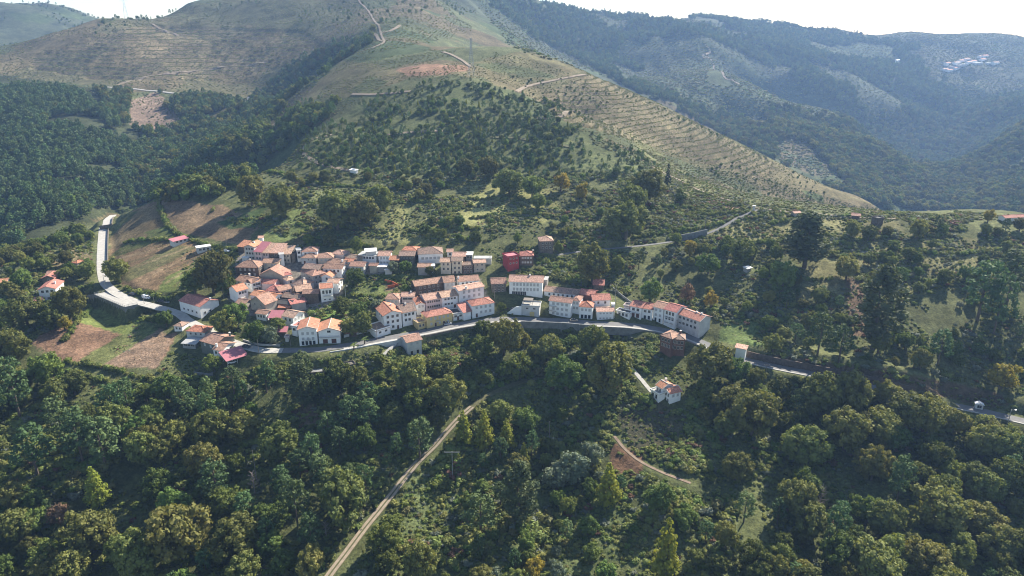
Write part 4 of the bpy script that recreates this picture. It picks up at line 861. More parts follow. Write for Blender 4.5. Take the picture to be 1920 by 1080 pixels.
# villa terrace on the street: curved white walls, planted deck, yellow door
vt = house('white villa terrace with planted deck and yellow garage door on the street', (978, 574), (1012, 576), 5.4, 7, 'flat', 'greywhite', 'concrete', win=W(2, 1, w_=1.2, hh=.8), name='villa_terrace', cat='terrace')
L_, d_, h_ = vt['hd']
mb = MB(); mb.box(0, 4, -.02, .1, 0, 3); ol = link('pergola', None)
bpy.data.objects.remove(ol)
mb = MB(); mb.box(L_ * .45, L_ * .7, -.05, .2, 0, 2.4); mb.build('garage_door', M['yellow'], vt)
mb = MB(); mb.box(.5, 5.5, 2, 6, h_ + 2.5, h_ + 2.65)
for x in (.6, 5.4):
    for y in (2.1, 5.9): mb.box(x - .08, x + .08, y - .08, y + .08, h_ + .2, h_ + 2.497)
mb.build('pergola', M['wood'], vt)
mb = MB(); mb.face([(-9, 0, 0), (0, 0, 0), (0, 0, 5.4), (-3, 0, 4.8)]); mb.face([(-9, .4, 0), (-3, .4, 4.8), (0, .4, 5.4), (0, .4, 0)]); mb.face([(-9, 0, 0), (-3, 0, 4.8), (-3, .4, 4.8), (-9, .4, 0)]); mb.face([(-3, 0, 4.8), (0, 0, 5.4), (0, .4, 5.4), (-3, .4, 4.8)])
mb.build('wing_wall', M['white'], vt)
# distant village on the right-hand hill
FV = [(1780, 118), (1788, 124), (1797, 117), (1806, 113), (1812, 120), (1820, 116), (1828, 114), (1834, 118), (1843, 105), (1850, 104), (1840, 117), (1775, 129), (1783, 131), (1803, 122), (1815, 110), (1796, 127), (1858, 117), (1870, 117), (1846, 111)]
looks = (('white', 'orange', 'white house with orange roof in the distant hillside hamlet', 'white houses of the distant hamlet'), ('greywhite', 'whiteroof', 'pale flat-roofed house in the distant hillside hamlet', 'pale flat-roofed houses of the distant hamlet'), ('white', 'pale', 'white house with pale pink roof in the distant hillside hamlet', 'pink-roofed houses of the distant hamlet'))
for k, (x, y) in enumerate(FV):
    wl, rc_, lb, gp = looks[k % 3]; w_ = 4.2 + 1.4 * ((k * 7) % 5) / 5
    house(lb, (x - w_, y), (x + w_, y - .3), 6.5, 11, 'flat' if rc_ == 'whiteroof' else 'gable', wl, rc_, .4, group=gp, found=9)
house('lone long white barn left of the distant hamlet', (1682, 113), (1693, 111.5), 5, 9, 'gable', 'white', 'whiteroof', .3, name='barn', cat='barn', found=8)
# ---------------------------------------------------------------- trees and scrub
def leafmat(name, col, col2, rand=0.3, trans=0.28, scale=0.35):
    return mat(name, col, 0.75, scale=scale, col2=col2, rand=rand, trans=trans, spec=0.12)
LM = {
 'chestnut': leafmat('chestnut_leaves', (0.188, 0.189, 0.054), (0.114, 0.136, 0.038), .36),
 'oak': leafmat('broadleaf_green', (0.139, 0.178, 0.043), (0.087, 0.128, 0.030), .34),
 'pine': leafmat('pine_needles', (0.101, 0.153, 0.054), (0.065, 0.109, 0.043), .3, .2),
 'euc': leafmat('eucalyptus_leaves', (0.108, 0.123, 0.055), (0.068, 0.091, 0.041), .2, .2),
 'olive': leafmat('olive_leaves', (.17, .185, .13), (.11, .13, .09), .2, .15),
 'lime': leafmat('yellow_green_leaves', (0.242, 0.254, 0.040), (0.169, 0.200, 0.035), .2, .35),
 'gold': leafmat('yellow_leaves', (0.297, 0.235, 0.032), (0.220, 0.182, 0.028), .15, .3),
 'cypress': leafmat('cypress_leaves', (.03, .05, .024), (.022, .038, .018), .1, .1),
 'bush': leafmat('bramble_leaves', (0.196, 0.215, 0.063), (0.123, 0.155, 0.044), .36, .3),
 'scrub': leafmat('heath_scrub', (0.172, 0.170, 0.065), (0.122, 0.131, 0.048), .32, .2),
 'russet': leafmat('russet_leaves', (.17, .095, .06), (.12, .075, .05), .25, .2),
 'silver': leafmat('silver_leaves', (.17, .20, .125), (.11, .14, .085), .2, .2),
}
ICO = None
def cloud(name, lobes, per, size, m_, seed, core=0.72, flat=0.0, up=0.15, aspect=1.0):
    """leaf-sized faces spread over many small lobes; lobes = (centre, radii)"""
    r = np.random.default_rng(seed); V = []; F = []; nv = 0
    for c, rad in lobes:
        rad = np.array(rad) * np.ones(3); n = max(4, int(per * (rad.mean() ** 2)))
        d = r.normal(size=(n, 3)); d /= np.linalg.norm(d, axis=1)[:, None]
        k = r.uniform(0.72, 1.12, (n, 1)); p = np.array(c) + d * rad * k
        nn = d + r.normal(size=(n, 3)) * 0.55 + (0, 0, up); nn /= np.linalg.norm(nn, axis=1)[:, None]
        t = np.cross(nn, r.normal(size=(n, 3))); t /= np.linalg.norm(t, axis=1)[:, None] + 1e-9; b = np.cross(nn, t)
        s = size * r.uniform(0.6, 1.25, (n, 1)); q = s * aspect
        quad = np.stack([p - t * s - b * q * .6, p + t * s * .8 - b * q, p + t * s + b * q * .7, p - t * s * .7 + b * q], 1)
        V.append(quad.reshape(-1, 3)); F.append(np.arange(nv, nv + 4 * n).reshape(-1, 4)); nv += 4 * n
        if core:
            # dense inner twigs and leaves: an uneven eight-sided lump
            th = np.arange(6) * math.pi / 3; ring = np.stack([np.cos(th), np.sin(th), np.zeros(6)], 1)
            pts = np.vstack([[0, 0, 1], ring * (.8, .8, 1) + (0, 0, .5), ring * (.8, .8, 1) - (0, 0, .5), [0, 0, -1]]) * r.uniform(.85, 1.1, (14, 1))
            pts = np.array(c) + pts * rad * core
            V.append(pts); fs = []
            for k in range(6):
                j = (k + 1) % 6
                fs += [(0, 1 + k, 1 + j, 1 + j), (13, 7 + j, 7 + k, 7 + k), (1 + k, 7 + k, 7 + j, 1 + j)]
            F.append(np.array(fs) + nv); nv += 14
    V = np.vstack(V); F = np.vstack(F)
    me = bpy.data.meshes.new(name)
    faces = [tuple(f) if f[2] != f[3] else (f[0], f[1], f[2]) for f in F.tolist()]
    me.from_pydata(V.tolist(), [], faces); me.materials.append(m_); me.update(); return me
def shell(seed, n, R, z0, z1, r0, r1, top=1.0, inner=.72):
    """lobes laid over a rounded crown of radius R between heights z0 and z1"""
    r = np.random.default_rng(seed); out = []; zc = (z0 + z1) / 2; hz = (z1 - z0) / 2
    ph = r.uniform(0, 6.28, 3); am = r.uniform(.06, .2, 3)
    for k in range(n):
        u = 1 - 2 * (k + .5) / n; a = k * 2.39996 + r.uniform(-.5, .5)
        w_ = math.sqrt(max(0, 1 - u * u)); rr = r.uniform(r0, r1)
        q = inner * r.uniform(.78, 1.12) * (1 + am[0] * math.sin(a + ph[0]) + am[1] * math.sin(2 * a + ph[1]) + .7 * am[2] * math.sin(3 * a + 2 * u + ph[2]))
        out.append(((R * w_ * q * math.cos(a), R * w_ * q * math.sin(a), zc + hz * u * q), (rr, rr, rr * .85)))
    out.append(((0, 0, zc), (R * .55, R * .55, hz * .6)))
    return out
KINDS = {}   # kind -> (width, height, crown centre height, [crown meshes], trunk mesh, far meshes)
def trunk_mesh(name, h, r, limbs, spread, seed, lean=.04):
    q = np.random.default_rng(seed); mb = MB(); top = (q.uniform(-1, 1) * lean * h, q.uniform(-1, 1) * lean * h, h)
    mid = (top[0] * .4, top[1] * .4, h * .5)
    mb.tube((0, 0, -1.2), mid, r * 1.25, r * .85, 7); mb.tube(mid, top, r * .85, r * .25, 6)
    for k in range(limbs):
        a = k * 2.4 + q.uniform(-.4, .4); z = h * q.uniform(.4, .8); L = spread * q.uniform(.6, 1)
        mb.tube((mid[0], mid[1], z), (L * math.cos(a), L * math.sin(a), z + L * .7), r * .4, r * .1, 5)
    return mb.mesh(name, M['bark'])
def kind(name, w_, h_, zc, lobef, per, size, matk, trunk, nvar=3, farper=.22, farsize=2.2, **kw):
    ms = [cloud(name + '_crown', lobef(s), per, size, LM[matk], 100 + s, **kw) for s in range(nvar)]
    fm = [cloud(name + '_far', lobef(s + 7), per * farper, size * farsize, LM[matk], 200 + s, **kw) for s in range(2)]
    KINDS[name] = (w_, h_, zc, ms, trunk, fm)
tb = trunk_mesh('broad_trunk', 7.5, .38, 5, 2.6, 1); tp = trunk_mesh('pine_trunk', 11.5, .26, 4, 1.6, 2); te = trunk_mesh('eucalyptus_trunk', 22, .42, 6, 3, 3)
to = trunk_mesh('olive_trunk', 2.6, .25, 4, 1.2, 4); tc_ = trunk_mesh('slim_trunk', 8, .18, 3, .8, 5)
kind('chestnut', 10.5, 11.0, 6.4, lambda s: shell(s, 70, 5.4, 1.4, 11.4, .8, 1.5, inner=.80), 38, .25, 'chestnut', tb, nvar=5)
kind('oak', 9.5, 9.5, 5.6, lambda s: shell(s + 20, 58, 4.9, 1.2, 10.0, .8, 1.45, inner=.80), 38, .24, 'oak', tb, nvar=5)
def pinel(s):
    r = np.random.default_rng(s + 50); out = []
    for k in range(30):
        z = 4.2 + 9.2 * (k + .5) / 30; f = 1 - ((z - 7.5) / 7.2) ** 2; R = 3.6 * max(.15, f) * r.uniform(.55, 1.05); a = k * 2.39996 + r.uniform(-.5, .5)
        q = r.uniform(.75, 1.35); out.append(((R * math.cos(a), R * math.sin(a), z), (q, q, q * .75)))
    return out
kind('pine', 8.2, 14.2, 8.8, pinel, 36, .24, 'pine', tp, core=.6, up=.5)
def eucl(s):
    r = np.random.default_rng(s + 80); out = []
    for k in range(60):
        z = 5 + 24 * (k + .5) / 60; f = min(1, (30.5 - z) / 8) * min(1, (z - 2) / 7); R = 4.0 * f * r.uniform(.35, 1.1); a = k * 2.39996
        q = r.uniform(1.0, 1.75); out.append(((R * math.cos(a), R * math.sin(a), z), (q, q, q * 1.3)))
    return out
kind('eucalyptus', 10.0, 30.0, 17, eucl, 22, .30, 'euc', te, nvar=2, core=.62, up=-.2, aspect=1.5)
kind('olive', 5.0, 4.6, 2.9, lambda s: shell(s + 110, 15, 2.5, .9, 4.7, .7, 1.15), 60, .17, 'olive', to)
kind('silver', 8.0, 8.5, 5.0, lambda s: shell(s + 130, 26, 4.0, 1.0, 8.6, .9, 1.6), 34, .23, 'silver', tb, nvar=2)
def conel(R, h):
    def f(s):
        r = np.random.default_rng(s + 150); out = []
        for k in range(30):
            z = .9 + (h - 1.2) * (k + .5) / 30; q = (1 - z / h) ** .75; RR = R * q * r.uniform(.55, .95); a = k * 2.39996
            e = max(.3, R * .42 * (q + .2)) * r.uniform(.8, 1.2); out.append(((RR * math.cos(a), RR * math.sin(a), z), (e, e, e * 1.1)))
        return out
    return f
kind('lime', 5.0, 10.5, 5.0, conel(2.5, 10.5), 40, .22, 'lime', tc_, nvar=2)
kind('gold', 7.0, 8.0, 4.8, lambda s: shell(s + 170, 24, 3.5, 1.0, 8.1, .9, 1.5), 36, .22, 'gold', tb, nvar=2)
kind('russet', 6.5, 6.5, 3.8, lambda s: shell(s + 190, 20, 3.2, .9, 6.6, .9, 1.4), 36, .22, 'russet', tb, nvar=2)
kind('cypress', 2.4, 9.0, 4.6, conel(1.25, 9.2), 90, .14, 'cypress', tc_, nvar=1)
BUSH = [cloud('bush', [((r_.uniform(-.7, .7), r_.uniform(-.7, .7), r_.uniform(.2, .75)), r_.uniform(.45, .8)) for _ in range(6)], 46, .17, LM[m_], s, core=.8) for s, (m_, r_) in enumerate([('bush', np.random.default_rng(1)), ('bush', np.random.default_rng(2)), ('oak', np.random.default_rng(3)), ('scrub', np.random.default_rng(4)), ('bush', np.random.default_rng(5)), ('russet', np.random.default_rng(6)), ('olive', np.random.default_rng(7))])]
SCRUB = [cloud('scrub', [((r_.uniform(-.7, .7), r_.uniform(-.7, .7), r_.uniform(.1, .5)), r_.uniform(.45, .8)) for _ in range(4)], 14, .30, LM[m_], s, core=.8) for s, (m_, r_) in enumerate([('scrub', np.random.default_rng(11)), ('scrub', np.random.default_rng(12)), ('oak', np.random.default_rng(13)), ('olive', np.random.default_rng(14))])]

# ---- where nothing may grow: roads, houses, decks
occ = np.zeros((1000, 460), bool); OX, OY = -500, 150           # one cell per metre
ox, oy = np.meshgrid(np.arange(1000) + OX + .5, np.arange(460) + OY + .5, indexing='ij')
for k, r in ROADS.items():
    p_ = r['pl'][::2]; m_ = (ox > p_[:, 0].min() - 8) & (ox < p_[:, 0].max() + 8) & (oy > p_[:, 1].min() - 8) & (oy < p_[:, 1].max() + 8)
    d, _, _ = near(p_, ox[m_], oy[m_]); occ[m_] |= d < r['w'] / 2 + (2.6 if r['w'] > 4 else 1.2)
for o in HROOT.values():
    L, d, h = o['hd']; a = o.rotation_euler[2]; c, s = math.cos(a), math.sin(a)
    lx = (ox - o.location.x) * c + (oy - o.location.y) * s; ly = -(ox - o.location.x) * s + (oy - o.location.y) * c
    occ |= (lx > -1.6) & (lx < L + 1.6) & (ly > -1.8) & (ly < d + 1.5)
    del o['hd']
occ |= inside([(a + (a - cxy[0]) * .1, b + (b - cxy[1]) * .1) for a, b in pk], ox, oy)
def blocked(x, y):
    i = (np.asarray(x) - OX).astype(int); j = (np.asarray(y) - OY).astype(int)
    ok = (i >= 0) & (i < 1000) & (j >= 0) & (j < 460)
    return ok & occ[i.clip(0, 999), j.clip(0, 459)]
# ground that the photo shows open: crowns are kept from hiding it
KEEP = [
 [(425, 440), (560, 452), (780, 455), (940, 465), (1045, 440), (1050, 510), (1160, 530), (1345, 580), (1348, 640), (1290, 652), (1235, 640), (1190, 622), (1110, 626), (960, 626), (880, 622), (800, 640), (700, 655), (640, 668), (560, 672), (465, 690), (415, 690), (330, 650), (300, 600), (180, 597), (168, 545), (183, 400), (215, 398), (212, 530), (300, 555), (345, 555), (420, 530)],
 [(205, 480), (245, 440), (300, 385), (350, 440), (405, 475), (350, 547), (240, 542), (205, 512)], [(55, 645), (130, 605), (215, 615), (330, 620), (315, 660), (292, 695), (120, 680)], [(255, 395), (300, 374), (420, 387), (480, 420), (445, 455), (345, 432)],
 [(130, 603), (180, 578), (292, 588), (240, 627)], [(490, 450), (548, 395), (588, 396), (575, 440), (510, 462)],
 [(1175, 670), (1215, 690), (1290, 715), (1292, 765), (1215, 755)], [(1400, 668), (1530, 695), (1530, 712), (1400, 688)], [(1735, 735), (1870, 770), (1920, 785), (1920, 800), (1735, 755)], [(1228, 605), (1300, 615), (1296, 682), (1228, 678)], [(1374, 640), (1404, 645), (1402, 675), (1374, 672)],
 [(600, 1085), (650, 1085), (715, 975), (790, 885), (860, 815), (890, 765), (880, 750), (800, 835), (735, 905), (680, 980)], [(1150, 815), (1215, 855), (1340, 905), (1330, 925), (1220, 895), (1145, 850)],
 [(60, 525), (108, 510), (110, 560), (60, 570)], [(1350, 600), (1440, 600), (1440, 645), (1355, 640)], [(1825, 750), (1850, 750), (1850, 775), (1825, 772)], [(1720, 745), (1920, 790), (1920, 740), (1860, 745)],
 [(735, 400), (760, 390), (755, 430), (705, 448)], [(870, 400), (1030, 358), (1040, 395), (960, 415), (880, 420)], [(1540, 420), (1640, 425), (1620, 520), (1540, 500)], [(1340, 375), (1400, 388), (1480, 400), (1440, 430), (1330, 400)],
]
def keepout(px, py):
    b = np.zeros(np.shape(px), bool)
    for k in KEEP: b |= inside(k, px, py)
    return b
# nearest sight line over ridges, to leave out what no one standing near the lens could see
HZ = np.full((len(GY), 260), 1e9); cxs = np.linspace(-450, 2370, 260)
qx, qy = project(XX, YY, ZZ)
for i in range(len(GY)):
    HZ[i] = np.interp(cxs, qx[i], qy[i])
    if i > 8: HZ[i] = np.minimum(HZ[i], HZ[i - 1])
    elif i <= 8: HZ[i] = 1e9
def seen(x, y, up):
    """does the top of something `up` metres high clear the ridges before it?"""
    px, py = project(x, y, H(x, y) + up)
    j = np.interp(y * .97 - 6, GY, np.arange(len(GY))).astype(int).clip(0, len(GY) - 1)
    i = np.interp(px, cxs, np.arange(260)).astype(int)
    return py < HZ[j, i] + 3
def scatter(poly, sp, lo, hi, up=6.0, jit=.48, noise=None, keep=True, edge=10, seed=0):
    """points about `sp` metres apart over the ground that the photo polygon covers"""
    r = np.random.default_rng(seed + int(sp * 100) + len(poly))
    pts = np.array([spot(*p)[:2] for p in poly if True])
    y0, y1 = max(lo, 150), hi
    fx = [(p[0] - 960) / FPX for p in poly]; a0, a1 = min(fx) * 1.15 - .06, max(fx) * 1.15 + .06
    x0 = min(a0 * y1, a0 * y0); x1 = max(a1 * y1, a1 * y0)
    gx_, gy_ = np.meshgrid(np.arange(x0, x1, sp), np.arange(y0, y1, sp), indexing='ij')
    x = (gx_ + r.uniform(-jit, jit, gx_.shape) * sp).ravel(); y = (gy_ + r.uniform(-jit, jit, gx_.shape) * sp).ravel()
    z = H(x, y); px, py = project(x, y, z)
    m_ = inside(poly, px + fbm(x, y, 20, 2, 5) * edge, py + fbm(x, y, 20, 2, 6) * edge)
    x, y, z = x[m_], y[m_], z[m_]
    m_ = seen(x, y, up) & ~blocked(x, y)
    if noise: m_ &= fbm(x, y, noise[0], 3, 15) > noise[1]
    if keep:
        px, py = project(x, y, z); p2, q2 = project(x, y, z + up); m_ &= ~(keepout(p2, q2) | keepout(px, py) | keepout((px + p2) / 2, (py + q2) / 2))
    return x[m_], y[m_], z[m_]
# ---- masses: instanced on points, one object each
def mass(name, pts, scale, meshes, label, cat, idx=None, squash=None):
    n = len(pts)
    if n == 0: return None
    r = np.random.default_rng(n)
    me = bpy.data.meshes.new(name); me.vertices.add(n); me.vertices.foreach_set('co', np.asarray(pts, np.float32).ravel())
    def at(nm, tp_, v): a = me.attributes.new(nm, tp_, 'POINT'); a.data.foreach_set('value', v)
    at('size', 'FLOAT', np.asarray(scale, np.float32)); at('turn', 'FLOAT', r.uniform(0, 6.283, n).astype(np.float32))
    at('tall', 'FLOAT', (np.asarray(scale) * r.uniform(.8, 1.2, n) * (squash or 1)).astype(np.float32))
    at('pick', 'INT', (idx if idx is not None else r.integers(0, len(meshes), n)).astype(np.int32))
    o = link(name, me); tag(o, label, cat, kind='stuff')
    c = bpy.data.collections.new(name + '_kinds')
    for k, m_ in enumerate(meshes):
        q = bpy.data.objects.new(f'{name}_{k:02d}', m_); c.objects.link(q)
    g = bpy.data.node_groups.new(name, 'GeometryNodeTree'); g.interface.new_socket('Geometry', in_out='INPUT', socket_type='NodeSocketGeometry'); g.interface.new_socket('Geometry', in_out='OUTPUT', socket_type='NodeSocketGeometry')
    N = g.nodes; Lk = g.links; gi = N.new('NodeGroupInput'); go = N.new('NodeGroupOutput')
    ip = N.new('GeometryNodeInstanceOnPoints'); ci = N.new('GeometryNodeCollectionInfo'); ci.inputs[0].default_value = c; ci.inputs[1].default_value = True; ci.inputs[2].default_value = True
    ip.inputs['Pick Instance'].default_value = True
    def na(nm, tp_): a = N.new('GeometryNodeInputNamedAttribute'); a.data_type = tp_; a.inputs[0].default_value = nm; return a.outputs[0]
    cr = N.new('ShaderNodeCombineXYZ'); Lk.new(na('turn', 'FLOAT'), cr.inputs[2]); cs = N.new('ShaderNodeCombineXYZ')
    s_ = na('size', 'FLOAT'); Lk.new(s_, cs.inputs[0]); Lk.new(s_, cs.inputs[1]); Lk.new(na('tall', 'FLOAT'), cs.inputs[2])
    Lk.new(gi.outputs[0], ip.inputs['Points']); Lk.new(ci.outputs[0], ip.inputs['Instance']); Lk.new(na('pick', 'INT'), ip.inputs['Instance Index'])
    Lk.new(cr.outputs[0], ip.inputs['Rotation']); Lk.new(cs.outputs[0], ip.inputs['Scale']); Lk.new(ip.outputs[0], go.inputs[0])
    md = o.modifiers.new('spread', 'NODES'); md.node_group = g
    return o
# ---- single trees
NAMES = {'chestnut': ('chestnut_tree', 'chestnut tree'), 'oak': ('broadleaf_tree', 'broadleaf tree'), 'pine': ('pine_tree', 'pine tree'), 'eucalyptus': ('eucalyptus_tree', 'eucalyptus tree'), 'olive': ('olive_tree', 'olive tree'), 'silver': ('silver_leaved_tree', 'tree'), 'lime': ('young_conical_tree', 'tree'), 'gold': ('yellow_autumn_tree', 'tree'), 'russet': ('russet_tree', 'tree'), 'cypress': ('cypress_tree', 'cypress')}
TREES = []; tcount = {}
def tree(k, x, y, s, label, group=None, z=None, tall=1.0):
    w_, h_, zc, ms, tm, fm = KINDS[k]; nm, cat = NAMES[k]
    n = tcount.get(k, 0); tcount[k] = n + 1
    rz = (n * 2.399 + x) % 6.283; root = empty(nm, (x, y, float(H(x, y)) if z is None else z), rz)
    root.scale = (s * (1 + .13 * math.sin(n * 5.1)), s * (1 + .13 * math.cos(n * 3.7)), s * tall * (1 + .1 * math.sin(n * 1.9))); tag(root, label, cat, group)
    link('trunk', tm, root); link('crown', ms[n % len(ms)], root)
    TREES.append((x, y, w_ * s * .5)); return root
def tree_at(k, cx, cy, wpx, label, group=None, hpx=None):
    """the tree whose crown the photo shows centred on (cx, cy) and wpx wide"""
    w_, h_, zc = KINDS[k][:3]; s = 1.0; tall = 1.0
    for _ in range(5):
        p = spot(cx, cy, zc * s * tall); f = p[1] * CP - (p[2] - CAMZ) * SP
        s = wpx * f / FPX / w_ if wpx else s
        if hpx: tall = hpx * f / FPX / .95 / h_ / s
    return tree(k, p[0], p[1], s, label, group, tall=tall)
